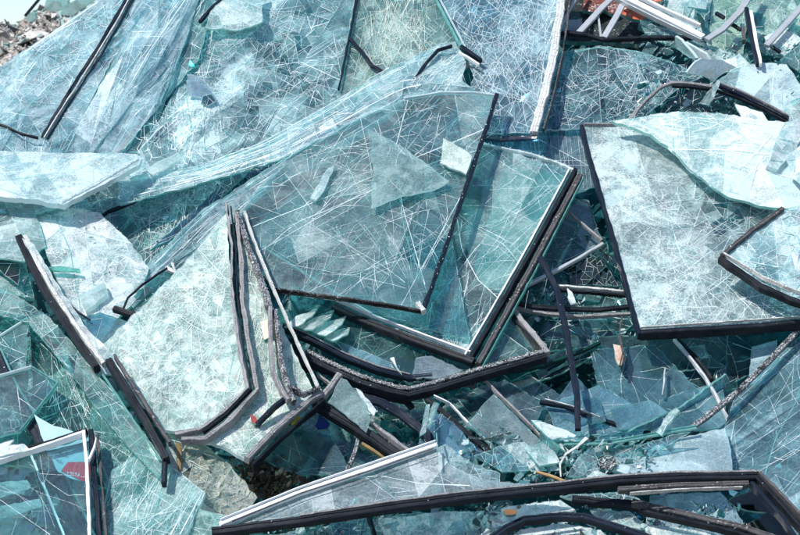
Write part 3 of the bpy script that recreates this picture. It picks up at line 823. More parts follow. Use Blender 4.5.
# --- teal shattered zone under the fan
t, S = pane('cracked_glass_sheet', 'deep teal shattered sheet in the hollow between the thick white slab and the striped band', 'glass sheet',
    [(60, 196), (110, 170), (140, 160), (240, 172), (262, 158), (205, 215), (150, 278), (132, 300), (110, 240)],
    [(60, 200, .03), (250, 160, .06), (140, 290, .05), (170, 210, -.02)], glass((.38, .70, .70), .14, .10, (.5, .74, .72), .6), single=True, size=15, dense=[(165, 195, 40, .42), (200, 190, 30, .5)],
    cracks=[c_lines(70, -80, 14, 15, 60, .7, (140, 160, 235, 250)), c_lines(40, -25, 10, 30, 110, .75), c_lines(30, 45, 20, 15, 40, .6), c_radial(150, 160, 14, 8, 70, 0, 130, 4, .7)],
    blobs=[(160, 195, 28, .55), (205, 190, 24, .35), (140, 215, 20, .3)], bias=(-70, 25, .4))
pane('glass_shard', 'clear pale notched shard by the tip of the thick white slab, over the brick fan', 'glass shard', [(130, 178), (146, 172), (153, 182), (156, 188), (145, 190), (140, 197), (133, 190)], .12, G_PALE, single=True, size=0, edge=EDGEW)
pane('glass_shard', 'long thin pale shard pointing up right beside the notched shard', 'glass shard', [(146, 168), (178, 152), (182, 158), (152, 176)], .125, G_PALE, single=True, size=0, edge=EDGEW)
pane('glass_shard', 'small lilac shard at the tip of the cracked white sheet, left of the striped band', 'glass shard', [(128, 257), (144, 268), (140, 270), (131, 267)], .17, G_WHITE, single=True, size=0, edge=EDGEW)
o = bar('seal_strip', [(92, 222), (108, 212), (134, 202), (142, 198)], .06, 3.2, NAVY, None, .02, rough=1.2); tag(o, 'dark seal line below the brick fan, under the thick slab tip', 'seal strip')

# --- thick white slab at the left
t, S = pane('laminated_slab', 'thick white frosted slab jutting in from the left edge with a crumbly rim', 'glass slab',
    [(-60, 150), (0, 151), (70, 153), (118, 153), (136, 154), (142, 158), (139, 165), (100, 186), (63, 205), (30, 199), (-60, 192)],
    [(-60, 150, .22), (140, 158, .22), (62, 205, .27), (-60, 192, .26), (70, 165, .255)], glass((.7, .9, .92), .78, .5, (.64, .75, .76), .3), size=30, th=.02, jag=.6, edgep=.15, edge=EDGEW, tealp=.6,
    cracks=[c_lines(10, 10, 12, 30, 100, .5), c_lines(8, -30, 20, 20, 60, .5)], blobs=[(110, 170, 60, .3)])
bar('frosted_rim', [(139, 160), (118, 172), (98, 184), (63, 203)], S, 6, EDGEW, t, .022, off=2, dh=-.004, rough=1.6, grit=9, gmat=CRK, step=3)
for i, (p, lab, m, hh) in enumerate([
    ([(-60, 188), (20, 197), (66, 206), (36, 214), (46, 246), (24, 262), (-60, 250)], 'greenish pale sheet just below the thick white slab', G_PALE, .14),
    ([(-60, 244), (22, 244), (34, 300), (20, 296), (-60, 282)], 'pale sheet at the left edge crossed by the top of the long black bar', G_TEAL, .10),
    ]):
    pane('cracked_glass_sheet', lab, 'glass sheet', p, [(p[0][0], p[0][1], hh), (p[2][0], p[2][1], hh + .02), (p[-1][0], p[-1][1], hh + .05)], m, single=True, size=26, cracks=[c_lines(16, 5, 22, 20, 80, .6)], tealp=.5)
pane('glass_shard', 'dark green triangular piece at the left edge beside the top of the black bar', 'glass shard', [(-10, 250), (10, 248), (20, 268), (18, 285), (-10, 262)], .16, glass((.1, .35, .33), .05, .05, (.1, .3, .28), .2), single=True, size=12)

# --- cracked white sheet in the hollow
t, S = pane('cracked_glass_sheet', 'whitish many cornered cracked sheet in the hollow above the large frosted pane', 'glass sheet',
    [(34, 205), (62, 206), (100, 213), (128, 240), (149, 268), (140, 296), (118, 318), (98, 348), (78, 318), (56, 280), (44, 246)],
    [(34, 205, .14), (100, 213, .13), (148, 268, .16), (98, 348, .20), (90, 270, .19)], glass((.68, .86, .85), .66, .35, (.72, .82, .82), .9), single=True, size=17, dense=[(125, 280, 26, .5)], th=.012,
    cracks=[c_lines(24, 45, 20, 20, 70, .7), c_lines(14, -40, 18, 15, 40, .7), c_path([(52, 210), (70, 250), (84, 330)], 1.2)], blobs=[(70, 230, 30, .3), (110, 290, 28, .3), (90, 300, 20, .2)], bias=(45, 25, .3))
pane('glass_shard', 'square clear block of glass lying on the whitish cracked sheet', 'glass shard', [(80, 296), (104, 282), (108, 292), (86, 312)], .225, G_PALE, single=True, size=0, th=.02, edge=EDGEW)
pane('glass_shard', 'pale blue flat piece below the whitish cracked sheet, beside the large frosted pane', 'glass shard', [(80, 318), (100, 312), (128, 322), (112, 340), (96, 350)], .21, G_SHB, single=True, size=20)
pane('glass_shard', 'thin green shard lying across the whitish cracked sheet', 'glass shard', [(44, 268), (60, 266), (80, 269), (80, 272), (58, 271)], .23, glass((.3, .8, .7), .5, .3, (.3, .66, .6), .2), single=True, size=0)
o = bar('frame_piece', [(114, 309), (135, 316)], .235, 7, RUB, None, .03, rough=.6); tag(o, 'small black block of frame above the left corner of the large frosted pane', 'frame piece')
o = bar('seal_strip', [(123, 309), (128, 298), (142, 285), (167, 268)], .225, 2.2, NAVY, None, .01, rough=.4, step=3); tag(o, 'thin dark curved line of seal rising from the small black block', 'seal strip')
pane('glass_shard', 'dark green piece behind the thin curved seal above the frosted pane', 'glass shard', [(128, 300), (164, 270), (175, 275), (150, 298), (136, 312)], .18, G_DEEP, single=True, size=14)
o = bar('seal_strip', [(70, 305), (78, 312), (90, 320)], .225, 2.2, NAVY, None, .01, rough=.5); tag(o, 'short dark seal right of the long black bar, under the whitish cracked sheet', 'seal strip')

# --- large frosted pane L
t, S = pane('broken_window', 'large kite shaped frosted pane, greenish white, with weathered grey spacer folded along its right side', 'window',
    [(226, 214), (205, 240), (180, 268), (135, 314), (98, 350), (112, 372), (130, 392), (158, 420), (164, 430), (200, 437), (226, 420), (250, 394), (243, 340), (232, 290)],
    [(227, 214, .20), (98, 350, .26), (164, 430, .34), (250, 394, .33), (180, 330, .30)], G_GREENW, size=11, th=.012, jag=.9, edgep=.62, edgew=.5,
    dense=[(165, 385, 40, .5), (130, 340, 30, .6)], cracks=[c_lines(60, -62, 16, 20, 90, .6), c_lines(35, 60, 30, 15, 50, .5), c_radial(150, 395, 20, 5, 60, 200, 400, 4, .6), c_lines(14, -80, 5, 20, 60, 1.0, (195, 240, 245, 400))],
    blobs=[(190, 270, 70, .35), (150, 340, 60, .3), (210, 380, 50, .3)], edge=EDGEW, tealp=.12, bias=(-60, 25, .4), limit=5000)
bar('edge_spacer', [(226, 209), (231, 250), (232, 300), (238, 350), (247, 393), (222, 418), (200, 434), (176, 438)], S, 3.8, GREY, t, .03, off=-1, dh=.014, rough=1.3, taper=(.8, 1.2))
bar('edge_spacer', [(235, 214), (240, 260), (241, 300), (248, 350), (256, 392), (228, 424), (206, 440), (182, 441)], S, 5.4, GREY, t, .035, off=-1.4, dh=.004, rough=1.4, taper=(.9, 1.1), grit=1)
bar('seal_line', [(231, 212), (236, 255), (237, 300), (243, 350), (251, 394), (226, 420), (204, 437)], S, 1.8, RUB, t, .02, off=-.6, dh=.018, rough=.6)
# its neighbour M
t, S = pane('broken_window', 'second frosted pane folded behind the kite shaped one, thick dark seal on its right', 'window',
    [(238, 216), (252, 250), (270, 300), (288, 340), (316, 396), (300, 412), (247, 460), (222, 446), (200, 440), (256, 394), (247, 345), (240, 290)],
    [(238, 216, .20), (316, 396, .25), (247, 460, .34), (200, 440, .335), (250, 330, .285)], glass((.70, .88, .80), .55, .50, (.74, .78, .69), .9, 1, .15, (.52, .42, .32)), size=8, th=.012,
    edgep=.7, edgew=.6, cracks=[c_lines(45, -78, 10, 20, 80, .8, (235, 230, 300, 420)), c_lines(40, 50, 14, 14, 50, 1.0, (205, 395, 300, 460)), c_lines(30, -40, 25, 10, 40, .6)],
    blobs=[(285, 380, 35, .4), (250, 300, 30, .25), (225, 440, 25, .2)], edge=EDGEW, bias=(-75, 20, .5), tealp=.15)
bar('edge_spacer', [(237, 215), (246, 245), (262, 288), (272, 322)], S, 7, RUBC, t, .03, off=0, dh=.012, rough=1.6, taper=(.7, 1.2), grit=3, step=3)
bar('pale_edge', [(241, 216), (252, 248), (268, 288), (284, 325), (300, 360), (317, 396)], S, 2.6, FRB, t, .02, off=-3, dh=.014, rough=1.2, grit=1)
bar('seal_flap', [(270, 320), (273, 345), (276, 372), (285, 402), (289, 412)], S, 6, RUBC, t, .035, off=-3, dh=.035, rough=1.4)
bar('edge_spacer', [(268, 320), (268, 350), (271, 385), (282, 408), (286, 413)], S, 4.5, GREY, t, .035, off=0, dh=.045, rough=1.1)
bar('edge_spacer', [(320, 396), (300, 412), (275, 434), (246, 463)], S, 7.5, GREY, t, .035, off=0, dh=.012, rough=1.3, grit=1)
bar('seal_line', [(322, 400), (302, 417), (278, 438), (250, 466)], S, 3, RUB, t, .04, off=-3, dh=-.002, rough=1.1)
bar('seal_flap', [(288, 396), (302, 402), (318, 396)], S, 4, RUBC, t, .03, off=0, dh=.03, rough=1.4, grit=3)
o = bar('frame_piece', [(287, 398), (274, 408), (257, 425)], .335, 5, NAVY, None, .03, rough=.5); tag(o, 'short dark slanting frame piece on the lower half of the second frosted pane', 'frame piece')
pane('metal_scrap', 'small red scrap caught in the lower corner of the second frosted pane', 'scrap', [(250, 414), (256, 417), (259, 424), (252, 423)], .34, solid('red_paint', (.30, .06, .06), rough=.4), single=True, size=0)
pane('metal_scrap', 'cream flake of sealant on the right edge of the second frosted pane', 'scrap', [(260, 322), (270, 318), (273, 334), (264, 340)], .29, solid('cream_seal', (.62, .55, .44), rough=.7, speck=.5), single=True, size=0, th=.012)

# --- long black bar pane N
t = thing('frame_fragment', 'long black frame bar with white edge running diagonally down the left, snapped in the middle', 'frame', pt(60, 310, .33))
bar('upper_frame', [(19, 238), (30, 262), (45, 292), (70, 330), (97, 369)], [.26, .28, .30, .33, .36], 8.5, RUB, t, .04, rough=.5, lean=.3)
bar('white_edge', [(22, 238), (33, 262), (49, 291), (74, 329), (101, 366)], [.265, .285, .305, .335, .365], 5.5, FRB, t, .025, off=-3.4, rough=1.4, grit=1)
bar('lower_frame', [(109, 362), (128, 393), (146, 422), (167, 461)], [.37, .38, .39, .40], 8.5, RUB, t, .045, rough=.7, grit=0)
bar('brown_edge', [(112, 360), (131, 391), (150, 421), (167, 448)], [.375, .385, .395, .405], 3.6, BRN, t, .03, off=-3.6, dh=.01, rough=1.0)
bar('foot_frame', [(165, 455), (164, 485)], .39, 6, NAVY, t, .035, rough=.5)
pane('glass_sheet', 'pale strip of glass along the right side of the long black diagonal bar', 'glass sheet', [(22, 238), (34, 244), (56, 282), (84, 325), (110, 352), (122, 372), (104, 374), (72, 326), (44, 286)], .29, G_WHITE, single=True, size=13, cracks=[c_lines(12, 56, 8, 20, 60, .7)], edge=EDGEW)
t, S = pane('cracked_glass_sheet', 'clear sheet with long green edges hanging below the long black diagonal bar', 'glass sheet',
    [(-60, 262), (12, 292), (50, 318), (96, 372), (122, 402), (166, 466), (158, 478), (118, 436), (70, 372), (28, 322), (-60, 300)], [(-60, 280, .22), (60, 335, .29), (160, 470, .36), (110, 400, .34)],
    glass((.62, .86, .82), .26, .15, (.56, .70, .68), .5), size=16, cracks=[c_lines(60, 50, 9, 30, 120, .6), c_path([(-10, 285), (40, 320), (90, 380), (150, 465)], 1.2)], tealp=.6)
bar('glass_rim', [(58, 318), (92, 360), (118, 398), (160, 462)], S, 2.2, EDGE, t, .012, dh=.006, rough=.3)
t, S = pane('cracked_glass_sheet', 'deep green sheet with a bright fan of cracks under the diagonal bar at lower left', 'glass sheet',
    [(-60, 300), (24, 318), (62, 362), (112, 430), (160, 478), (110, 490), (60, 470), (-60, 460)], [(-60, 300, .12), (100, 430, .24), (-60, 460, .22)],
    glass((.26, .62, .58), .09, .06, (.32, .62, .56), .25), single=True, size=40, cracks=[c_radial(46, 318, 34, 30, 150, 48, 88, 2, .9), c_lines(26, 68, 5, 30, 80, .9, (55, 340, 130, 460)), c_lines(12, 10, 30, 10, 30, .7, (0, 320, 40, 360))], blobs=[(72, 375, 20, .5), (66, 360, 12, .6), (100, 420, 25, .15)], tealp=.55)
pane('glass_shard', 'bright white sliver in the crack fan of the deep green sheet', 'glass shard', [(63, 350), (70, 362), (74, 378), (67, 374)], .27, G_VWHITE, single=True, size=0, edge=EDGEW)
pane('cracked_glass_sheet', 'streaky teal sheet hanging below the snap of the diagonal bar', 'glass sheet', [(96, 374), (120, 402), (162, 462), (166, 500), (130, 520), (96, 470), (90, 420)], [(96, 374, .24), (162, 462, .31), (130, 520, .33)],
    glass((.46, .78, .74), .22, .12, (.42, .66, .62), .4), single=True, size=22, cracks=[c_lines(40, 62, 14, 30, 90, .7), c_lines(16, -50, 14, 20, 60, .6)], tealp=.6)
pane('metal_scrap', 'faded brick red scrap showing through the streaky teal sheet', 'scrap', [(120, 418), (132, 416), (142, 434), (136, 442), (122, 436)], .20, solid('faded_red', (.42, .22, .19), rough=.8), single=True, size=0)
o = bar('metal_bar', [(27, 320), (29, 350), (31, 380), (29, 412)], .2, 5.5, RUST, None, .02, rough=1.3); tag(o, 'upright rusty bar behind the clear glass box at the left edge', 'metal bar')
# glass box at the left edge
t, S = pane('broken_window', 'clear many sided pane with bright edges at the left edge, above the cornered frame', 'window', [(-60, 386), (0, 377), (32, 368), (58, 384), (40, 408), (20, 432), (-60, 448)], .285, G_CLEAR, size=0, th=.008, cracks=[c_lines(6, 20, 40, 20, 60, .6)], tealp=.5)
bar('glass_rim', [(-60, 386), (0, 377), (32, 368)], S, 1.6, EDGEW, t, .02, dh=.004, rough=.3)
bar('glass_rim', [(32, 368), (58, 384), (38, 410), (20, 432)], S, 1.4, CRKT, t, .014, dh=.004, rough=.3)
t, S = pane('broken_window', 'dim clear pane with a bright slanting rim at left, above the many sided pane', 'window', [(-60, 362), (-8, 342), (28, 319), (26, 366), (0, 376), (-60, 384)], .255, G_TEAL, size=18, th=.006, cracks=[c_lines(8, 60, 30, 10, 30, .6)])
bar('glass_rim', [(-60, 362), (-8, 342), (28, 319)], S, 1.6, EDGEW, t, .015, dh=.003, rough=.3)
t = thing('frame_fragment', 'broad navy frame bar leaning behind the cornered pane at bottom left', 'frame', pt(40, 440, .25))
bar('frame_bar', [(-6, 352), (10, 390), (38, 436), (62, 490), (88, 545)], .25, 15, NAVY, t, .04, rough=.4)
bar('glass_rim', [(1, 350), (18, 388), (47, 434), (72, 488), (99, 545)], .265, 2.4, EDGE, t, .03, rough=.3)
bar('metal_strip', [(28, 448), (44, 486), (68, 545)], .275, 3, ALU, t, .02, rough=.3)
# printed card
CARD = solid('printed_card', (.34, .50, .56), (.30, .46, .52), .5, bump=.1)
RED = solid('red_print', (.62, .04, .06), (.55, .04, .05), .4, bump=.1)
TXT = solid('white_print', (.75, .72, .72), rough=.5, bump=.05)
TXD = solid('blue_print', (.08, .18, .25), rough=.5, bump=.05)
S = surf([(30, 410), (95, 490)], [(36, 415, .330), (90, 440, .325), (60, 485, .345)])
t = thing('printed_card', 'crumpled pale blue printed card with a red corner under the cornered pane at bottom left', 'card', S.P(60, 450))
sheet('card_sheet', [(34, 414), (50, 424), (74, 432), (89, 438), (90, 484), (72, 479), (58, 472), (46, 450)], S, CARD, t, th=.002, size=0)
sheet('red_print', [(61, 471), (68, 462), (80, 462), (90, 463), (90, 484), (76, 478)], Surf([(36, 415, .334), (90, 440, .329), (60, 485, .349)]), RED, t, th=.001, size=0, jag=.4)
S3 = Surf([(36, 415, .337), (90, 440, .332), (60, 485, .352)])
def glyphs(name, x0, y0, x1, y1, s, n, mat, seed):
    rr = random.Random(seed); V = []; Fc = []
    for k in range(n):
        u = (k + .5) / n; cx, cy = x0 + (x1 - x0) * u, y0 + (y1 - y0) * u
        for _ in range(3):
            if rr.random() < .5: a = [(-.35, -.5), (-.15, -.5), (-.15, .5), (-.35, .5)]
            else: a = [(-.35, -.12), (.35, -.12), (.35, .1), (-.35, .1)]
            dx, dy = rr.choice((0, .4)) if a[1][0] < 0 else 0, rr.choice((-.38, 0, .4)) if a[1][0] > 0 else 0
            b = len(V)
            for (x, y) in a: V.append(S3.P(cx + (x + dx) * s, cy + (y + dy) * s) + SN * .001 * (1 + _ * .4))
            Fc.append([b, b + 1, b + 2, b + 3])
    return linkmesh(name, V, Fc, [mat], [0] * len(Fc), t, Vector(t.location))
glyphs('lettering', 67, 473, 80, 475, 2.6, 5, TXT, 4)
glyphs('lettering', 57, 452, 68, 456, 2.4, 5, TXD, 5)
glyphs('lettering', 55, 459, 62, 462, 2.0, 4, TXD, 6)
# --- cornered pane P bottom left
t, S = pane('broken_window', 'clear cornered pane at the bottom left with white inner and black outer frame', 'window',
    [(-60, 482), (0, 463), (88, 435), (92, 490), (96, 570), (-60, 570)], [(-60, 480, .36), (88, 435, .36), (96, 570, .42)], glass((.84, .93, .93), .08, .04, (.5, .66, .68), .1), size=0, th=.008,
    cracks=[c_path([(48, 452), (49, 470), (43, 487), (38, 476), (35, 455)], .8), c_path([(40, 455), (45, 488)], .7), c_lines(9, 60, 30, 15, 50, .5), c_path([(0, 500), (50, 535)], .6)], tealp=.3)
bar('outer_frame', [(-60, 478), (0, 459), (45, 447), (88, 433)], S, 4.2, RUB, t, .035, dh=.006, rough=.6)
bar('outer_frame', [(91, 432), (94, 470), (98, 510), (101, 560)], S, 6.5, NAVY, t, .035, dh=.0, rough=.8)
bar('outer_frame', [(97, 434), (100, 470), (104, 510), (107, 560)], S, 3, BRN, t, .03, dh=-.006, rough=1.2)
bar('inner_frame', [(-60, 484), (0, 465), (45, 451), (86, 437)], S, 3.6, WHT, t, .03, dh=.014, rough=.7)
bar('inner_frame', [(85, 436), (88, 470), (90, 510), (91, 560)], S, 4.2, WHT, t, .03, dh=.014, rough=.7)
bar('torn_strip', [(98, 447), (96, 456), (91, 468)], S, 3, WHT, t, .015, dh=.03, rough=.5, taper=(.5, 1))
for (p, lab) in [([(-10, 483), (27, 480), (31, 486), (28, 490), (-10, 500)], 'upper translucent tape strip stuck inside the bottom left pane'), ([(-10, 508), (40, 499), (42, 507), (-10, 522)], 'lower translucent tape strip stuck inside the bottom left pane')]:
    pane('tape_strip', lab, 'tape', p, .34, G_DUST, single=True, size=0, th=.002)
pane('glass_shard', 'white splintered shards piled on the top frame at the left edge', 'glass shard', [(-20, 448), (6, 442), (14, 440), (8, 446), (24, 444), (30, 450), (2, 456), (-20, 462)], .40, G_VWHITE, single=True, size=5, edge=EDGEW)
# --- bottom left streaky sheets
pane('cracked_glass_sheet', 'pale teal slab with bundled streak cracks at the bottom, right of the cornered pane', 'glass sheet',
    [(104, 570), (100, 520), (112, 470), (150, 445), (166, 462), (205, 493), (196, 512), (182, 545), (176, 570)], [(104, 560, .38), (120, 470, .33), (205, 493, .36), (176, 570, .42)],
    glass((.52, .82, .79), .34, .22, (.56, .76, .74), .5), single=True, size=15, th=.012, dense=[(175, 500, 25, .6)], cracks=[c_lines(80, -60, 9, 30, 110, .8), c_lines(40, -75, 20, 15, 50, .6), c_path([(163, 461), (206, 494)], 1.3), c_path([(200, 497), (180, 535)], 1.3)],
    blobs=[(180, 500, 25, .35), (140, 520, 30, .15)], bias=(-60, 15, .6), edge=EDGEW, tealp=.4)
pane('cracked_glass_sheet', 'small pale green slab at the bottom, tucked under the tip of the big black frame', 'glass sheet', [(176, 570), (197, 508), (212, 513), (234, 518), (232, 532), (214, 570)], .37, glass((.5, .8, .74), .4, .3, (.52, .74, .68), .5), single=True, size=12, cracks=[c_lines(16, -50, 30, 10, 40, .7)], edge=EDGEW)
pane('laminated_slab', 'crumpled dusty glass chunk with tan grime, left of the dark soil hole', 'glass slab', [(168, 432), (182, 438), (208, 447), (222, 458), (240, 478), (257, 498), (244, 512), (220, 517), (196, 496), (166, 464)],
    [(170, 435, .30), (210, 448, .27), (256, 498, .24), (218, 515, .30), (215, 480, .31)], G_TAN, single=True, size=9, th=.03, dense=[(235, 490, 25, .6)], cracks=[c_lines(30, 40, 30, 10, 40, .7)], blobs=[(235, 485, 28, .5)], jag=1.6, tilt=.15, edge=EDGEW, edgep=.4)
o = bar('seal_strip', [(178, 444), (180, 460), (179, 474)], .335, 5, solid('bronze_seal', (.22, .16, .07), rough=.4), None, .01, rough=1); tag(o, 'bronze coloured strip of seal on the dusty chunk, below the kite shaped pane', 'seal strip')
SOIL1 = solid('soil_lump', (.07, .05, .035), (.03, .024, .02), .9, sc=30); SOIL2 = solid('tan_lump', (.30, .24, .17), (.2, .16, .12), .9, sc=30)
def pos_soil(r):
    x, y = r.gauss(268, 16), r.gauss(480, 10)
    return pt(x, y, .10 + r.uniform(-.03, .05)), SN
chips('soil', 700, pos_soil, [(SOIL1, 7), (SOIL2, 2)], .004, .018, 'brown soil and crumbs in the dark hole above the tip of the big black frame', 'soil', random.Random(8), th=.05, flat=1)
# ------------------------------------------------------------------ blue pane with thick frosted edge, top centre right
t, S = pane('broken_window', 'blue pane at the top with a thick frosted crumbly edge down its right side', 'window',
    [(430, -26), (568, -26), (564, 10), (556, 60), (538, 132), (482, 135), (452, 120), (474, 78), (464, 48)], [(430, -20, .02), (568, -20, .12), (538, 132, .10), (470, 130, .04)],
    glass((.46, .73, .82), .20, .14, (.48, .66, .72), .6), size=8, wav=(.02, 60, 40, -60), dense=[(548, 40, 30, .6), (490, 40, 40, .7)], cracks=[c_lines(60, -65, 18, 15, 80, .55), c_lines(40, 40, 22, 15, 70, .5), c_radial(535, 105, 24, 4, 110, 200, 300, 4, .5), c_lines(30, -75, 8, 10, 40, .7, (540, -10, 562, 120))],
    blobs=[(560, 0, 26, .4), (552, 50, 22, .35), (540, 100, 22, .4), (490, 70, 30, .15), (500, 20, 40, .12)], tealp=.1, bias=(-60, 25, .4))
bar('frosted_rim', [(567, -26), (563, 10), (556, 55), (547, 95), (536, 134)], S, 8.5, FRB, t, .03, off=2, dh=.004, rough=1.3, grit=5, step=3, gmat=CRK, taper=(1, 1.25))
bar('rim_outer_seal', [(572, -20), (566, 20), (560, 60), (551, 98), (542, 128)], S, 2, BRN, t, .03, off=-1, dh=-.012, rough=1)  # thin brown-grey strip recessed along the outer side of the frosted rim
bar('edge_spacer', [(455, 133), (500, 137), (537, 136)], S, 7, glass((.15, .25, .4), .2, .2, (.2, .28, .36), .5), t, .02, off=0, dh=-.01, rough=.5)
t, S = pane('cracked_glass_sheet', 'blue sheet with a fine printed grid between the frosted edge and the dusty right pane', 'glass sheet', [(440, 128), (540, 122), (586, 106), (596, 150), (604, 182), (560, 200), (470, 190)], -.03, G_GRID, single=True, size=45,
    cracks=[c_grid((440, 118), (160, 0), (8, 76), 40, 16, .28), c_path([(500, 160), (545, 112)], 1.0), c_path([(530, 135), (600, 172)], .9), c_lines(6, -40, 20, 20, 70, .6)], tealp=.5)
# --- curved blue-green sheet, upper right
t, S = pane('cracked_glass_sheet', 'blue green shattered sheet with an arched top edge, below the aluminium bars', 'glass sheet',
    [(548, 66), (560, 52), (600, 46), (636, 51), (672, 62), (702, 76), (676, 90), (640, 120), (586, 128), (545, 130), (540, 100)], [(548, 66, .0), (600, 46, .03), (702, 76, .05), (640, 120, .03), (545, 130, .0), (620, 85, .06)],
    glass((.36, .66, .72), .20, .12, (.42, .62, .66), .7), single=True, wav=(.03, 50, 30, 0), size=9, dense=[(650, 68, 30, .5)], cracks=[c_radial(640, 62, 26, 4, 80, 20, 200, 5, .6), c_lines(50, -20, 22, 15, 90, .5), c_lines(30, -75, 18, 10, 40, .5), c_path([(556, 56), (600, 47), (640, 52), (680, 66), (703, 78)], 1.5), c_path([(560, 112), (620, 92), (690, 70)], .9)],
    blobs=[(640, 62, 26, .4), (660, 90, 26, .25)], edge=EDGEW, tealp=.35)
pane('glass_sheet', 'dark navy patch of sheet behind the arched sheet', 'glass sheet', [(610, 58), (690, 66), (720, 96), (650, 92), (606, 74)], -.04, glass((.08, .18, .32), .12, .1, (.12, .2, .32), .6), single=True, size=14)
o = bar('rubber_strip', [(555, 35), (568, 33), (585, 35), (603, 40), (628, 39), (660, 38), (690, 38), (702, 36)], .075, 5.2, RUB, None, .025, rough=.7); tag(o, 'long black rubber strip lying under the feet of the aluminium bars', 'rubber strip')
# --- aluminium bars
for p, wd, hh, m, lab, tp in [
    ([(584, -12), (572, 6), (561, 26)], 3, .03, ALU, 'thin aluminium bar beside the frosted edge, leftmost of the metal bars', None),
    ([(622, -12), (600, 10), (578, 34)], 7.5, .07, ALU, 'wide aluminium bar leaning left, over the dark opening at the top', None),
    ([(630, -12), (618, 14), (604, 38)], 7.5, .08, ALU, 'steep wide aluminium bar standing right of the wide leaning bar', None),
    ([(598, 15), (601, 38)], 2.4, .05, ALU, 'short thin upright metal bar between the two wide aluminium bars', None),
    ([(756, -14), (740, 12), (722, 30), (706, 40)], 7.5, .09, ALU, 'grey aluminium bar with a curved lower end meeting the white profile', None),
    ([(812, -4), (790, 20), (766, 46)], 7.5, .08, ALU, 'grey aluminium bar in the top right corner', None),
]:
    o = bar('metal_bar', p, hh, wd, m, None, .02, rough=.15, taper=tp); tag(o, lab, 'metal bar')
t = thing('metal_profile', 'white aluminium profile with a raised lip slanting down right at the top', 'metal profile', pt(660, 20, .1))
bar('profile_web', [(618, -6), (660, 15), (703, 37)], .10, 8.5, WHT, t, .02, rough=.12)
bar('profile_lip', [(622, -10), (662, 10), (699, 27)], .115, 3, WHT, t, .03, off=-2, rough=.12)
bar('profile_lip', [(616, -2), (658, 19), (702, 40)], .105, 2, ALU, t, .03, off=2, rough=.12)
t = thing('frame_fragment', 'narrow broken frame standing upright at the top right, black and white faced', 'frame', pt(753, 40, .12))
bar('frame_bar', [(746, 9), (750, 30), (758, 65)], .12, 5, NAVY, t, .03, rough=.8)
bar('white_edge', [(751, 12), (756, 40), (761, 65)], .135, 3.4, WHT, t, .025, rough=.8)
bar('brown_edge', [(746, 28), (747, 42)], .12, 3.5, BRN, t, .03, off=3, rough=1)
for p, lab in [([(716, 13), (724, 18)], 'upper of the black seal bits right of the white profile'), ([(730, 23), (741, 30)], 'lower of the black seal bits right of the white profile'), ([(770, 45), (780, 52)], 'small black seal bit right of the upright broken frame')]:
    o = bar('seal_strip', p, .05, 4, NAVY, None, .02, rough=.8); tag(o, lab, 'seal strip')
ORG = solid('orange_paint', (.46, .11, .05), (.34, .08, .04), .5, speck=.3, sc=30)
REDB = solid('red_brown_board', (.16, .05, .035), (.09, .03, .025), .8, speck=.3, sc=30)
for p, m, hh, lab in [([(622, 2), (634, 6), (648, 13), (643, 20), (634, 19), (624, 15), (618, 12)], ORG, .0, 'bright orange painted scrap behind the white profile'),
                      ([(584, -20), (604, -20), (606, 6), (592, 12), (583, 10)], REDB, -.05, 'dark red brown board behind the aluminium bars at the top'),
                      ([(600, -20), (640, -20), (630, 4), (612, 14), (600, 8)], REDB, -.08, 'red brown board showing between the two wide aluminium bars'),
                      ([(648, -6), (662, -8), (664, 2), (654, 2)], ORG, .0, 'small orange scrap above the white profile')]:
    pane('painted_scrap', lab, 'scrap', p, hh, m, single=True, size=0, th=.015)
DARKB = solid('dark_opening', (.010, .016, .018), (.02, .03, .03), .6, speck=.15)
pane('opening_shade_sheet', 'dark sheet standing in for the shade of the opening behind the aluminium bars at the top', 'shade sheet', [(556, -26), (650, -26), (668, 20), (640, 44), (556, 40)], -.13, DARKB, single=True, size=0, th=.02)  # near-black sheet, paints the shade inside the opening
pane('glass_shard', 'grey slab piece lying in the opening behind the leftmost metal bar', 'glass shard', [(560, 22), (582, 18), (582, 34), (562, 34)], -.02, glass((.5, .6, .64), .6, .3, (.36, .42, .44), .2), single=True, size=0)
# --- top right back sheets
i = 0
for p, hh, m, lab in [
    ([(640, -26), (716, -26), (706, 34), (660, 14)], -.03, G_PALE, 'pale green sheet above the white profile'),
    ([(640, 20), (702, 40), (708, 46), (690, 52), (646, 38)], .0, G_TEAL, 'teal sheet just below the white profile'),
    ([(716, -26), (760, -26), (746, 30), (742, 62), (706, 46), (712, 10)], -.04, glass((.6, .84, .74), .42, .3, (.58, .74, .64), .7), 'light green sheet behind the curved aluminium bar'),
    ([(752, -26), (830, -26), (830, 20), (790, 60), (756, 50), (748, 10)], -.03, glass((.64, .86, .80), .5, .35, (.64, .78, .72), .6), 'pale green cracked sheet filling the top right corner'),
    ([(764, 36), (786, 26), (802, 40), (784, 56), (768, 52)], .03, G_VWHITE, 'bright white piece right of the upright broken frame'),
    ([(780, 60), (806, 40), (830, 30), (830, 70), (800, 72)], .05, G_TEAL, 'teal curved piece at the right edge near the top'),
    ([(706, 44), (742, 56), (752, 66), (720, 74), (692, 60)], .03, G_PALE, 'small pale sheet at the foot of the curved aluminium bar'),
    ([(724, 60), (740, 54), (748, 66), (744, 72), (730, 72)], .07, G_VWHITE, 'round edged white piece left of the foot of the broken frame')]:
    pane('cracked_glass_sheet', lab, 'glass sheet', p, hh, m, single=True, size=12, cracks=[c_lines(16, -50, 50, 10, 50, .6)], tealp=.4)
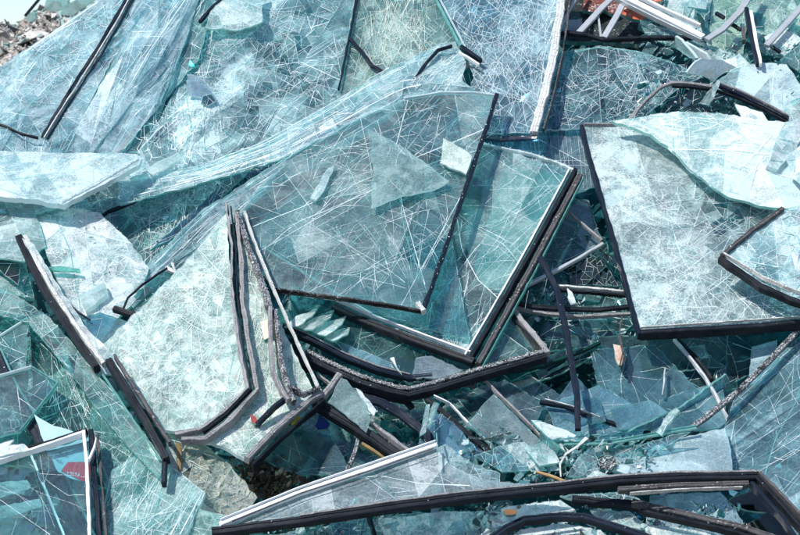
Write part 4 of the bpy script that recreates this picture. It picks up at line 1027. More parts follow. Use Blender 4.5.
for p, hh, m, lab in [
    ([(675, 36), (681, 40), (696, 58), (690, 58), (676, 48)], .12, G_PALE, 'upright pointed shard below the white profile, left one of the pair'),
    ([(685, 42), (706, 54), (710, 62), (698, 58)], .11, G_WHITE, 'white pointed shard below the white profile, right one of the pair'),
    ([(687, 72), (695, 62), (702, 58), (720, 60), (736, 67), (722, 74), (714, 82), (704, 76)], .16, G_VWHITE, 'bright white curved shard in front of the pale right sheet'),
    ([(714, 84), (718, 80), (712, 96), (706, 104), (700, 103)], .16, G_PALE, 'narrow shard hanging under the bright white curved shard')]:
    pane('glass_shard', lab, 'glass shard', p, [(p[0][0], p[0][1], hh), (p[2][0], p[2][1], hh + .03), (p[3][0], p[3][1], hh - .02)], m, single=True, size=14, th=.01, edge=EDGEW)
pane('cracked_glass_sheet', 'pale lilac smooth sheet below the upright broken frame, upper right', 'glass sheet', [(716, 82), (736, 68), (760, 62), (786, 64), (806, 92), (786, 116), (752, 104), (712, 86)], .09, glass((.7, .84, .88), .62, .25, (.60, .74, .77), .2), single=True, size=34,
     cracks=[c_path([(775, 66), (772, 90), (776, 112)], .8), c_lines(6, 20, 40, 20, 60, .5)], th=.008)
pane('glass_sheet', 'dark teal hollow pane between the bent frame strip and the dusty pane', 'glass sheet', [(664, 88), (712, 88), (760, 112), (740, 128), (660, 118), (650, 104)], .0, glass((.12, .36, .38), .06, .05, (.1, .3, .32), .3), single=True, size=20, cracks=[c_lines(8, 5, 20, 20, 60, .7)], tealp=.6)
t = thing('frame_fragment', 'thin bent frame strip arched over the dark hollow at upper right', 'frame', pt(680, 84, .12))
bar('grey_strip', [(630, 120), (646, 100), (660, 88), (672, 83), (690, 84), (714, 87)], .12, 3.6, GREY, t, .02, rough=1)
bar('seal_line', [(672, 86), (690, 87), (714, 90)], .115, 2.6, RUB, t, .02, rough=.8)
t = thing('frame_fragment', 'layered dark frame strip slanting down right above the dusty right pane', 'frame', pt(750, 100, .15))
bar('frame_bar', [(715, 84), (740, 95), (764, 107), (788, 119)], .14, 5, NAVY, t, .03, rough=1.1)
bar('grey_strip', [(716, 82), (742, 92), (766, 104), (788, 116)], .155, 1.8, GREY, t, .02, rough=.8)
bar('seal_line', [(714, 90), (740, 99), (764, 110), (786, 122)], .13, 2, RUB, t, .02, rough=.8)
pane('glass_shard', 'white shards under the layered dark frame strip', 'glass shard', [(735, 104), (762, 112), (770, 124), (744, 122)], .13, G_VWHITE, single=True, size=9, edge=EDGEW)
pane('cracked_glass_sheet', 'teal edged stack of sheets at the right edge above the curled white sheet', 'glass sheet', [(786, 104), (830, 84), (830, 124), (780, 122)], .12, G_PALE, single=True, size=10, cracks=[c_lines(10, -20, 10, 20, 60, 1)], tealp=.7)
# --- dusty right pane U
t, S = pane('broken_window', 'large dusty white pane on the right, black sealant along its left and bottom edges', 'window',
    [(584, 127), (640, 124), (700, 112), (830, 170), (830, 321), (740, 328), (641, 334), (618, 255), (598, 180)], [(584, 127, .07), (830, 170, .10), (641, 334, .20), (830, 321, .21)],
    glass((.48, .70, .74), .48, .36, (.62, .71, .70), .7), size=13, th=.01, jag=.2, dense=[(700, 290, 60, .7)], edgep=.3, edgew=.5,
    cracks=[c_lines(16, 8, 16, 30, 120, .5), c_lines(30, -35, 20, 20, 80, .9, (655, 260, 800, 330)), c_lines(24, 40, 16, 20, 70, .7, (650, 255, 800, 330)), c_lines(14, -80, 20, 15, 50, .6, (650, 230, 800, 330)), c_lines(20, -20, 30, 10, 40, .5, (640, 200, 760, 270))],
    blobs=[(605, 160, 16, .4), (615, 205, 16, .4), (632, 260, 18, .4), (645, 310, 18, .5), (640, 190, 80, .65), (625, 150, 50, .5), (660, 290, 50, .5), (738, 205, 60, -.40), (790, 235, 40, -.25), (700, 262, 30, .3), (650, 318, 40, .5), (765, 285, 30, -.2), (720, 300, 25, -.15)], tealp=.08, edge=EDGEW)
bar('edge_spacer', [(583, 126), (590, 155), (602, 195), (618, 250), (630, 295), (641, 335)], S, 4.4, NAVY, t, .04, off=1.5, dh=-.006, rough=.8)
bar('edge_spacer', [(640, 332), (700, 329), (760, 325), (830, 319)], S, 7, RUB, t, .05, off=2.5, dh=-.006, rough=.6)
bar('frosted_rim', [(640, 330), (700, 326), (760, 322), (830, 317)], S, 1.8, FRB, t, .012, off=-.6, dh=.008, rough=.9, grit=1)
bar('top_rim', [(584, 126), (612, 126), (642, 123)], S, 2.5, GREY, t, .02, off=0, dh=.006, rough=1)
# --- curled very white sheet V
pane('curved_glass_sheet', 'very white curled sheet with a pointed left tip lying over the dusty right pane', 'glass sheet',
    [(612, 121), (640, 117), (672, 112), (720, 113), (770, 121), (830, 128), (830, 214), (796, 209), (760, 206), (726, 196), (694, 172), (672, 150), (650, 134)],
    [(612, 121, .17), (720, 113, .19), (830, 130, .22), (830, 212, .24), (694, 172, .21), (740, 150, .26), (760, 205, .22)], glass((.7, .9, .88), .80, .45, (.70, .77, .77), .3), single=True, size=30, th=.012,
    cracks=[c_lines(16, 20, 25, 20, 110, .8), c_path([(640, 118), (690, 145), (740, 165), (800, 180)], .9), c_path([(672, 150), (740, 150), (800, 160)], .8), c_lines(10, -60, 20, 15, 60, .7), c_lines(20, 5, 20, 6, 20, 1.2, (630, 116, 720, 128))], edge=EDGE, edgep=.4, edgew=.6, tealp=.3)
for p, hh, lab in [([(767, 166), (772, 150), (779, 134), (786, 122), (800, 118), (806, 128), (796, 150), (786, 160), (778, 170)], .28, 'curled bright lump of glass on the right end of the very white sheet'),
                   ([(786, 158), (800, 146), (830, 140), (830, 188), (800, 184), (790, 176)], .28, 'white chunk at the right edge above the angled frosted pane')]:
    pane('glass_shard', lab, 'glass shard', p, [(p[0][0], p[0][1], hh), (p[4][0], p[4][1], hh + .03), (p[-1][0], p[-1][1] + 5, hh - .02)], G_WHITE, single=True, size=10, th=.02, jag=1.2, edge=EDGEW, tilt=.1)
# --- angled pane W
t, S = pane('broken_window', 'angled frosted pane poking in from the right edge with a blunt black corner', 'window',
    [(723, 257), (752, 233), (783, 211), (830, 194), (830, 308), (790, 296), (762, 283), (742, 270)], [(723, 257, .32), (830, 194, .25), (830, 308, .33)], glass((.6, .8, .82), .52, .4, (.66, .77, .78), .7), size=15, th=.01, jag=.5,
    cracks=[c_lines(14, -70, 25, 15, 50, .8), c_lines(14, 20, 25, 15, 60, .8)], blobs=[(745, 262, 20, .5), (790, 225, 30, .3)], edgep=.8, edgew=.8, edge=EDGEW, tealp=.4, tilt=.06)
bar('edge_spacer', [(721, 257), (742, 271), (762, 285), (792, 298), (830, 311)], S, 6.5, RUB, t, .04, off=2, dh=-.006, rough=.9, lean=.3)
bar('edge_spacer', [(722, 258), (752, 233), (783, 211)], S, 5.5, BRN, t, .03, off=-1, dh=.004, rough=1, grit=1)
bar('frosted_rim', [(723, 256), (742, 268), (763, 281), (792, 293), (830, 306)], S, 2, FRB, t, .02, dh=.01, rough=1, grit=1)
# --- pane J behind the central one
t, S = pane('broken_window', 'grey dusty pane behind the central one, broad layered spacer down its right side', 'window',
    [(440, 146), (466, 138), (505, 150), (548, 164), (576, 173), (472, 360), (408, 334), (338, 306), (390, 250)], [(466, 138, .07), (577, 173, .12), (472, 361, .16), (338, 306, .12)], G_GRAY, size=24, th=.008, jag=1.2,
    cracks=[c_lines(26, -42, 7, 30, 110, .5, (470, 170, 570, 260)), c_radial(458, 352, 22, 5, 130, 215, 320, 3, .7), c_lines(14, -85, 8, 30, 100, .8, (440, 190, 490, 340)), c_lines(8, 5, 10, 30, 80, .5), c_path([(455, 205), (462, 250), (478, 280), (500, 300)], 1.3),
            c_lines(10, -30, 8, 30, 90, .9)], blobs=[(520, 165, 35, .25), (465, 350, 18, .5), (500, 230, 50, .12)], edge=EDGEW, tealp=.35, edgep=.35)
bar('metal_strip', [(571, 172), (520, 266), (466, 359)], S, 2, WHT, t, .025, off=1, dh=.012, rough=.3)
bar('edge_spacer', [(575, 172), (524, 266), (470, 361)], S, 5, RUB, t, .04, off=-.5, dh=.006, rough=.7)
bar('sealant_face', [(579, 175), (530, 268), (477, 364)], S, 6.5, BRN, t, .03, off=-1, dh=-.002, rough=.8, grit=1)
bar('glass_rim', [(581, 177), (533, 270), (480, 366)], S, 1.2, EDGE, t, .02, off=-2.6, dh=-.004, rough=.4)
bar('metal_strip', [(336, 303), (372, 319), (408, 333), (470, 356)], S, 2.2, WHT, t, .02, off=-1, dh=.012, rough=.3)
bar('edge_spacer', [(334, 308), (370, 325), (406, 339), (474, 363)], S, 9, RUB, t, .045, off=0, dh=.002, rough=.5, lean=.3)
bar('frosted_rim', [(470, 142), (500, 149), (532, 156), (560, 165), (577, 173)], S, 3, EDGEW, t, .02, dh=.004, rough=1.6, grit=3, step=3)
pane('glass_shard', 'grey yellowish dusty shard with a curved left side behind the grey pane', 'glass shard', [(462, 205), (470, 190), (510, 165), (550, 172), (572, 178), (506, 295), (482, 285), (470, 262)], [(462, 205, .05), (550, 172, .08), (506, 295, .10)], glass((.6, .74, .70), .85, .3, (.64, .66, .58), .2), single=True, size=0, cracks=[c_lines(8, -30, 20, 20, 80, .5)])
# --- central pane H
t, S = pane('broken_window', 'large clear central pane with long cracks, thin dark spacers meeting at its lower right', 'window',
    [(497, 96), (474, 93), (440, 93), (405, 99), (350, 122), (300, 152), (262, 184), (240, 212), (246, 242), (262, 272), (275, 291), (350, 301), (422, 312), (446, 245), (466, 186)],
    [(497, 96, .19), (275, 291, .20), (422, 312, .25), (240, 212, .19), (350, 122, .20), (360, 210, .215)], glass((.74, .89, .88), .17, .13, (.52, .61, .61), .3), size=28, wav=(.012, 90, 60, -30), th=.008, jag=.3,
    cracks=[c_lines(34, -33, 7, 60, 200, .6), c_lines(24, -55, 8, 50, 150, .55), c_lines(18, 58, 14, 30, 110, .5), c_radial(415, 290, 26, 6, 150, 190, 300, 2, .6), c_lines(30, -30, 25, 20, 60, .55, (270, 140, 400, 190)),
            c_radial(440, 105, 22, 5, 70, 20, 190, 4, .6), c_lines(14, 5, 8, 30, 100, .45), c_path([(408, 100), (395, 150), (402, 205), (425, 285)], .8), c_path([(405, 99), (440, 94), (494, 97)], 1.4), c_path([(430, 300), (405, 235), (398, 180), (410, 130), (440, 98)], 1.0), c_path([(250, 228), (330, 196), (410, 160), (488, 128)], .9), c_path([(262, 250), (350, 200), (440, 160), (480, 150)], .7), c_path([(300, 292), (360, 236), (430, 170), (490, 104)], .9), c_path([(400, 308), (425, 262), (470, 180)], .8)],
    blobs=[(312, 236, 34, .35), (380, 245, 40, .12), (470, 103, 26, .3), (420, 110, 26, .2)], edgep=.3, edge=EDGEW, tealp=.4)
bar('edge_spacer', [(497, 96), (482, 142), (466, 188), (450, 236), (436, 276), (423, 312)], S, 4.6, NAVY, t, .025, off=0, dh=.004, rough=1.0, grit=1)
bar('edge_spacer', [(274, 291), (312, 296), (350, 301), (390, 307), (423, 313)], S, 2.8, solid('dark_brown_seal', (.012, .012, .014), (.006, .006, .008), .5, speck=.35, sc=100, spcol=(.3, .3, .3)), t, .025, off=0, dh=.004, rough=.8)
bar('corner_crust', [(418, 306), (424, 314)], S, 6, FRB, t, .03, off=0, dh=.008, rough=1.8, grit=4)
bar('top_rim', [(404, 99), (440, 93), (474, 93), (497, 96)], S, 2, EDGEW, t, .01, dh=.003, rough=.6)
# dust grains on the central pane
def grains(name, surfc, parent, n, gx, gy, sx, sy, smin, smax, mat, seed):
    r = random.Random(seed); V = []; Fc = []
    for _ in range(n):
        x, y = r.gauss(gx, sx), r.gauss(gy, sy)
        P = surfc.P(x, y) + surfc.N(x, y) * .002; s = r.uniform(smin, smax) * .001; b = len(V)
        for q in range(4): V.append(P + Vector((r.gauss(0, 1), r.gauss(0, 1), r.gauss(0, 1))).normalized() * s)
        for f in ((0, 1, 2), (0, 2, 3), (0, 3, 1), (1, 3, 2)): Fc.append([b + t_ for t_ in f])
    return linkmesh(name, V, Fc, [mat], [0] * len(Fc), parent, Vector(parent.location))
grains('glass_grit', S, t, 900, 318, 236, 28, 17, .5, 1.9, CRK, 1)
grains('glass_grit', S, t, 500, 400, 250, 36, 20, .5, 1.7, CRK, 2)
t2 = thing('glass_sheet', 'frameless clear sheet with a bright slanting edge, between the central and grey panes', 'glass sheet', pt(330, 290, .15))
S3_ = Surf([(243, 235, .155), (340, 297, .17), (430, 200, .15)])
sheet('glass_body', [(243, 236), (290, 265), (342, 299), (372, 312), (470, 340), (440, 180), (300, 190)], S3_, G_CLEAR, t2, size=60, th=.006)
bar('bright_edge', [(243, 235), (290, 264), (342, 297), (372, 314)], S3_, 2.2, EDGEW, t2, .012, rough=.3)
for p, hh, m, lab in [
    ([(368, 129), (400, 145), (430, 166), (449, 181), (432, 190), (400, 196), (371, 208), (373, 168)], .262, glass((.72, .86, .85), .45, .35, (.62, .72, .70), .15), 'pale dusty triangular shard under the top of the central pane'),
    ([(443, 138), (462, 148), (472, 156), (466, 174), (440, 163)], .255, glass((.66, .80, .76), .7, .4, (.72, .76, .70), .2), 'small cream dusty square shard left of the central pane spacer'),
    ([(310, 198), (328, 168), (334, 166), (324, 190), (316, 200)], .235, G_WHITE, 'long narrow white shard under the upper left of the central pane'),
    ([(318, 128), (332, 118), (338, 128), (326, 134)], .17, G_WHITE, 'small white shard just below the wave sheet'),
    ([(360, 126), (420, 110), (455, 118), (440, 150), (400, 150)], .13, glass((.5, .62, .72), .3, .2, (.4, .5, .6), .4), 'grey blue pane piece under the top corner of the central pane')]:
    pane('glass_shard', lab, 'glass shard', p, hh, m, single=True, size=0, edge=EDGEW, cracks=[c_lines(5, -40, 30, 10, 40, .5)])
o = bar('seal_strip', [(272, 186), (290, 176), (318, 171), (345, 170), (372, 171)], .155, 4.5, solid('faded_brown_seal', (.12, .11, .12), (.08, .08, .09), .6, speck=.4), None, .015, rough=.7, taper=(.5, 1)); tag(o, 'faded brown curved seal seen through the top of the central pane', 'seal strip')
o = bar('seal_strip', [(232, 250), (256, 280), (268, 310), (276, 330)], .11, 4, NAVY, None, .02, rough=.6); tag(o, 'dark seal seen through glass right of the second frosted pane', 'seal strip')
# --- crusted frame K
t = thing('frame_fragment', 'V shaped black frame with granular white crust, below the central pane', 'frame', pt(409, 388, .12))
bar('glossy_bar', [(283, 328), (312, 341), (345, 358), (378, 371), (410, 379), (432, 377)], [.13, .13, .13, .13, .12, .12], 7.5, NAVY, t, .035, rough=.4)
bar('highlight_strip', [(283, 324), (312, 337), (345, 354), (378, 367), (410, 375)], [.14, .14, .14, .14, .13], 1.6, GREY, t, .02, rough=.5)  # grey strip that paints the highlight along the glossy bar
bar('crusted_bar', [(306, 352), (332, 365), (360, 377), (388, 386), (409, 390), (440, 382), (470, 373), (508, 362), (545, 352)], [.15, .15, .15, .15, .15, .15, .15, .15, .15], 5.5, RUBC, t, .03, rough=1, grit=9, gmat=FRB, step=3)
bar('black_face', [(306, 359), (332, 372), (360, 384), (388, 393), (409, 397), (440, 389), (470, 380), (508, 369), (546, 358)], [.145] * 9, 7, RUB, t, .045, rough=.5)
bar('crusted_leg', [(548, 354), (536, 338), (522, 322), (509, 304)], [.15, .14, .12, .10], 6.5, GREY, t, .03, rough=1.2, grit=3)
bar('leg_face', [(543, 356), (532, 342), (518, 326), (505, 308)], [.14, .13, .11, .09], 3, RUB, t, .04, rough=.8)
S = surf([(290, 320), (430, 390)], [(290, 325, .10), (409, 385, .12), (545, 350, .12)])
sheet('glass_sheet', [(288, 326), (345, 352), (409, 384), (545, 350), (506, 302), (470, 360), (340, 308)], S, G_DEEP, t, size=34, th=.006, cracks=[c_lines(12, -35, 20, 20, 80, .6)], tealp=.5)
feathers = [([(284, 327), (296, 316), (318, 308), (312, 316), (298, 326)], 'white feather of glass, first of the fan from the left under the central pane'),
            ([(298, 328), (314, 318), (334, 310), (330, 318), (312, 330)], 'second white feather of glass of the fan under the central pane'),
            ([(312, 332), (326, 322), (346, 316), (342, 324), (326, 336)], 'third white feather of glass of the fan under the central pane'),
            ([(324, 338), (338, 330), (350, 328), (348, 334), (334, 341)], 'last and smallest white feather of glass of the fan under the central pane')]
for k, (p, lab) in enumerate(feathers):
    pane('glass_shard', lab, 'glass shard', p, [(p[0][0], p[0][1], .15), (p[2][0], p[2][1], .13), (p[3][0], p[3][1], .17)], G_PALE, single=True, size=0, edge=EDGE, cracks=[c_lines(3, -30, 8, 10, 30, .6)], tealp=.4, th=.004)
for p, hh, m, lab, sz in [
    ([(412, 378), (416, 358), (432, 356), (462, 370), (440, 378)], .135, glass((.6, .66, .74), .5, .2, (.38, .46, .50), .1), 'lilac grey shard standing inside the V of the crusted frame', 0),
    ([(334, 340), (360, 350), (400, 366), (398, 376), (372, 368), (345, 352)], .125, G_SHB, 'bluish shard lying against the glossy bar of the crusted frame', 20),
    ([(462, 330), (500, 318), (520, 330), (545, 346), (500, 345), (474, 366)], .04, G_GRAY, 'grey pane piece right of the foot of the broad layered spacer', 30),
    ([(394, 357), (398, 370), (402, 374), (390, 358)], .15, G_VWHITE, 'thin white upright splinter inside the crusted frame', 0),
    ([(364, 322), (380, 330), (382, 340), (366, 332)], .10, G_SHB, 'small blue shard left of the red scrap', 0)]:
    pane('glass_shard', lab, 'glass shard', p, hh, m, single=True, size=sz, edge=EDGEW)
pane('metal_scrap', 'dull red scrap under glass inside the crusted frame', 'scrap', [(379, 342), (386, 339), (392, 346), (388, 353), (380, 350)], .07, solid('dull_red', (.22, .03, .03), rough=.5), single=True, size=0, th=.01)
# --- bars in the centre bottom
t = thing('frame_fragment', 'thick black frame bar slanting down right below the crusted frame', 'frame', pt(360, 430, .2))
bar('frame_bar', [(316, 404), (345, 422), (375, 441), (404, 462)], [.20, .20, .20, .20], 14, RUB, t, .05, rough=.5)
bar('grey_strip', [(346, 408), (368, 422), (390, 438), (412, 455)], [.215] * 4, 4, GREY, t, .03, rough=1.0)
bar('end_crust', [(340, 375), (330, 388), (319, 403)], [.24, .235, .23], 8, GREY, t, .03, rough=1.2, grit=1)
bar('bronze_strip', [(362, 444), (378, 454), (392, 464)], [.19] * 3, 4, solid('bronze_seal', (.22, .16, .07), rough=.4), t, .02, rough=.8)
pane('glass_shard', 'clear dusty four sided shard standing on the thick black bar', 'glass shard', [(341, 378), (347, 380), (366, 404), (370, 420), (366, 432), (345, 414), (328, 402)], [(341, 378, .27), (366, 432, .24), (328, 402, .25)], glass((.66, .78, .76), .50, .2, (.56, .64, .63), .15), single=True, size=0, edge=EDGEW)
pane('glass_shard', 'pale narrow shard leaning right of the four sided shard', 'glass shard', [(356, 388), (362, 392), (376, 410), (374, 416), (364, 406)], .25, G_WHITE, single=True, size=0, edge=EDGEW)
for p, hh, wd, m, lab in [
    ([(300, 362), (330, 372), (352, 382), (366, 388)], .10, 9, NAVY, 'dark bar end between the second frosted pane and the crusted frame'),
    ([(290, 340), (300, 356), (306, 372)], .07, 8, NAVY, 'short dark bar right of the second frosted pane'),
    ([(318, 375), (330, 384)], .14, 3, GREY, 'short grey seal just above the end of the thick black bar'),
    ([(360, 397), (382, 403), (404, 416), (428, 436), (432, 446)], .14, 12, NAVY, 'curved black rubber bar right of the thick black bar'),
    ([(358, 394), (384, 397), (406, 401), (412, 408)], .10, 8, RUB, 'black bar stub under the crusted frame'),
    ([(424, 396), (440, 410), (456, 424), (474, 440), (490, 452)], .13, 7, RUB, 'black bar slanting from the crusted frame down to the striped shards'),
    ([(434, 396), (450, 404), (468, 423), (490, 444)], .145, 1.6, WHT, 'thin white line of metal along the slanting black bar, centre bottom'),
    ([(358, 440), (354, 455), (346, 474)], .17, 5, RUBC, 'short crusted upright strip below the thick black bar'),
    ([(480, 375), (498, 394), (520, 415), (540, 436)], .11, 2.5, GREY, 'long grey strip under the grey shard, centre bottom'),
    ([(432, 378), (452, 381), (474, 386)], .11, 6, BRN, 'short brown frame end below the crusted frame'),
    ([(540, 258), (548, 272), (557, 290), (565, 325), (571, 360), (577, 395), (578, 430)], .17, 7.5, NAVY, 'long black rubber strip hanging upright in the dark gap'),
    ([(555, 286), (580, 288), (604, 290), (626, 292)], .06, 3.2, FRB, 'thin cream bar across the dark gap, above the black one'),
    ([(555, 290), (590, 293), (626, 296)], .05, 2.5, RUB, 'thin black seal right below the cream bar in the gap'),
    ([(510, 301), (532, 307), (560, 309), (596, 310), (630, 307)], .08, 5.5, RUB, 'black bar lying across the dark gap below the cream bar'),
    ([(514, 308), (545, 314), (580, 317), (630, 314)], .065, 4, GREY, 'grey bar just below the black bar in the dark gap'),
    ([(562, 206), (574, 217), (588, 229), (602, 241)], .03, 2.6, GREY, 'thin grey strip high in the gap beside the dusty right pane'),
    ([(603, 244), (580, 258), (556, 271), (516, 291)], .04, 4.2, ALU, 'pale metal strip crossing behind the upright rubber strip'),
    ([(674, 340), (690, 358), (704, 376), (716, 396), (728, 420)], .10, 3.6, ALU, 'white metal strip below the dusty right pane'),
    ([(678, 340), (694, 356), (706, 370), (712, 380)], .09, 4, RUB, 'black seal beside the white metal strip below the right pane'),
    ([(689, 430), (712, 413), (740, 390), (770, 360), (806, 322)], .17, 7, RUBC, 'speckled black strip rising to the right edge under the dusty pane'),
    ([(540, 402), (565, 407), (592, 416), (620, 426)], .08, 4, NAVY, 'dark strip low in the gap near the foot of the rubber strip'),
    ([(545, 400), (570, 406), (600, 418)], .09, 1.3, ALU, 'thin bright edge on the low dark strip in the gap'),
    ([(512, 372), (545, 366), (580, 352), (600, 343)], .05, 4, solid('green_black', (.006, .04, .035), rough=.2), 'dark green bar edge left of the upright rubber strip'),
    ([(622, 318), (619, 336), (623, 352), (620, 366)], .12, 2, BRN, 'bent rusty wire in the dark gap'),
    ([(665, 369), (664, 382), (662, 396)], .10, 1.6, ALU, 'thin upright pale wire in the blue shards')]:
    nm = 'rubber_strip' if 'rubber' in lab else ('metal_strip' if m in (ALU, WHT) else 'seal_strip')
    if 'wire' in lab: nm = 'wire'
    o = bar(nm, p, hh, wd, m, None, .02, rough=.7, step=4); tag(o, lab, nm.replace('_', ' '))
YEL = solid('yellow_plastic', (.50, .32, .04), rough=.4); BLU = solid('blue_plastic', (.02, .045, .20), rough=.35)
for p, m, lab in [([(292, 417), (298, 412), (301, 420), (298, 428), (291, 425)], YEL, 'small yellow plastic scrap below the folded frosted pane'),
                  ([(315, 426), (319, 415), (324, 418), (330, 424), (327, 429), (318, 430)], BLU, 'dark blue plastic scrap below the thick black bar end'),
                  ([(301, 406), (309, 402), (306, 410)], YEL, 'tiny yellow plastic flake beside the black bar end')]:
    pane('plastic_scrap', lab, 'scrap', p, .17, m, single=True, size=0, th=.01)
pane('metal_scrap', 'rusty brown flake by the bent wire in the gap', 'scrap', [(613, 344), (622, 346), (626, 360), (620, 367), (615, 358)], .10, solid('rust_flake', (.30, .15, .09), (.5, .45, .4), rough=.8), single=True, size=0, th=.006)
pane('glass_shard', 'small white curved shard between the cream and black bars in the gap', 'glass shard', [(567, 288), (572, 292), (576, 303), (571, 304), (568, 298)], .10, G_VWHITE, single=True, size=0, edge=EDGEW)
# --- gap sheets; the dim blues carry skylight in shade within their glass colour
gap = [
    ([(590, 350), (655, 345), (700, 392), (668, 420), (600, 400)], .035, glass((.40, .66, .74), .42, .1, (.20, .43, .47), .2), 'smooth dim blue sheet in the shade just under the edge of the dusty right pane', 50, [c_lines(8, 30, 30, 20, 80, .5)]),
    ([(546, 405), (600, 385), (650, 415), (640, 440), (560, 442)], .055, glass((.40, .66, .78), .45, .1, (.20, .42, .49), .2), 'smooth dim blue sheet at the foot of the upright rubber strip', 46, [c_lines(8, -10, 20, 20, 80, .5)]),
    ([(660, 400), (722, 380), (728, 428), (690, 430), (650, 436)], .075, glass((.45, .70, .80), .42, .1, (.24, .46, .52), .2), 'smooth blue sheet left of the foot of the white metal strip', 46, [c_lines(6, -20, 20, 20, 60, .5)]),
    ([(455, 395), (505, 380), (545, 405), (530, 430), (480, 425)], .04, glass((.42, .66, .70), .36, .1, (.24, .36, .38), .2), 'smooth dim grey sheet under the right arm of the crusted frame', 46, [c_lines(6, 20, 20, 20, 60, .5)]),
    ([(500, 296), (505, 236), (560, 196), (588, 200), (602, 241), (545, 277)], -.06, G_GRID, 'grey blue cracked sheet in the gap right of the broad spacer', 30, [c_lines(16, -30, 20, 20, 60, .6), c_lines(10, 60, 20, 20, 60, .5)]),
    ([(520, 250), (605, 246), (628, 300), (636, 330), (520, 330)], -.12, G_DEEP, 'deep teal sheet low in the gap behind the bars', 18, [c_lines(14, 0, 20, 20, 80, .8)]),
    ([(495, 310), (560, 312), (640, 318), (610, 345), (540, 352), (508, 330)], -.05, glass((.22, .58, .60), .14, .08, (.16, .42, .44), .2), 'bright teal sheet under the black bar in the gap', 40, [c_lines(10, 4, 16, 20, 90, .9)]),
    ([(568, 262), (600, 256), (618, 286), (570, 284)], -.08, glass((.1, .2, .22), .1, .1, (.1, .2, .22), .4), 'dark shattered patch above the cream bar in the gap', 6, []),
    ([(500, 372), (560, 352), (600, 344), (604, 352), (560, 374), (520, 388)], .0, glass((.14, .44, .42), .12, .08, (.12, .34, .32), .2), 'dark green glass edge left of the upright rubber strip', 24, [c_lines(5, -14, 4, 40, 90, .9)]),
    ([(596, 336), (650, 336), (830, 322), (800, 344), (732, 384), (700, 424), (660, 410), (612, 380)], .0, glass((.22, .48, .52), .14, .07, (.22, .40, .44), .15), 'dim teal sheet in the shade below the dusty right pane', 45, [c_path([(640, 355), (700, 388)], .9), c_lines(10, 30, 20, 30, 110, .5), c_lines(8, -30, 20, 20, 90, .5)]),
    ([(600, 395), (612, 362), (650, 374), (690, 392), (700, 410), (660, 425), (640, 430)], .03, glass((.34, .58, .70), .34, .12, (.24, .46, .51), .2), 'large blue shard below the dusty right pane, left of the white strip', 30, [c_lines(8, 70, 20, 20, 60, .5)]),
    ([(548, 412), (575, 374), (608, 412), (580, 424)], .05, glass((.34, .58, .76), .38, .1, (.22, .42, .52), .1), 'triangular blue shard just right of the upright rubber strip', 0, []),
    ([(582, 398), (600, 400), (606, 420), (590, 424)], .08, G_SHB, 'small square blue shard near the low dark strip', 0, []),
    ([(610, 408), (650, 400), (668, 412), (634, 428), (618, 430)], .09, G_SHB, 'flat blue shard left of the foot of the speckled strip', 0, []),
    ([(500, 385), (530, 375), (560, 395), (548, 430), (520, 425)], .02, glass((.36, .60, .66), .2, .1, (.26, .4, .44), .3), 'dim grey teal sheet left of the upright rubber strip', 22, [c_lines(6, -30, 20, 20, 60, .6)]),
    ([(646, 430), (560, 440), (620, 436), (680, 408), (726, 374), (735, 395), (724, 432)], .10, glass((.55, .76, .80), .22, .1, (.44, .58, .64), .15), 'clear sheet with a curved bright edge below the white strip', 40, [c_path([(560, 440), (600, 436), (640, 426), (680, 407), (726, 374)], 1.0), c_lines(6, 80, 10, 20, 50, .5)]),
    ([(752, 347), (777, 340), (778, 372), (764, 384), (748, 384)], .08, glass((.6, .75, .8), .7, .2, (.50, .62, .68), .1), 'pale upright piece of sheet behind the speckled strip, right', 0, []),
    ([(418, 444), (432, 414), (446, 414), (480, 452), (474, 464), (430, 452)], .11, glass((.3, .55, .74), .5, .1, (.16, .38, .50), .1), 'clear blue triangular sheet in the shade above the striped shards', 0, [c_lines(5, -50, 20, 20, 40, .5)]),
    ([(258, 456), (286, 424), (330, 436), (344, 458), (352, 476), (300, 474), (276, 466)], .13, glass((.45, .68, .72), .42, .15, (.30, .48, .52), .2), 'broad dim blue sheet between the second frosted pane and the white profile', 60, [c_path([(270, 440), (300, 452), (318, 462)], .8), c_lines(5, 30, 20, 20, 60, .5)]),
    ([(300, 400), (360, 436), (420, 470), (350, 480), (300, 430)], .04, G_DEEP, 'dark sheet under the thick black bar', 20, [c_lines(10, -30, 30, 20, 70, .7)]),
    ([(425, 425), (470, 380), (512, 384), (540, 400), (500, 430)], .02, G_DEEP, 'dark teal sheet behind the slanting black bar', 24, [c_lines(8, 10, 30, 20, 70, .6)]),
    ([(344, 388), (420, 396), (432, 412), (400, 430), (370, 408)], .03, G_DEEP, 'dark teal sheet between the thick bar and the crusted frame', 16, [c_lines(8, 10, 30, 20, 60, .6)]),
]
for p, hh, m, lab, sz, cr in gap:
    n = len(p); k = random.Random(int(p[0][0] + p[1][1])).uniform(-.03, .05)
    pane('glass_sheet', lab, 'glass sheet', p, [(p[0][0], p[0][1], hh), (p[n // 3][0], p[n // 3][1], hh + k), (p[2 * n // 3][0], p[2 * n // 3][1], hh + .02)], m, single=True, size=sz, cracks=cr, tealp=.5)
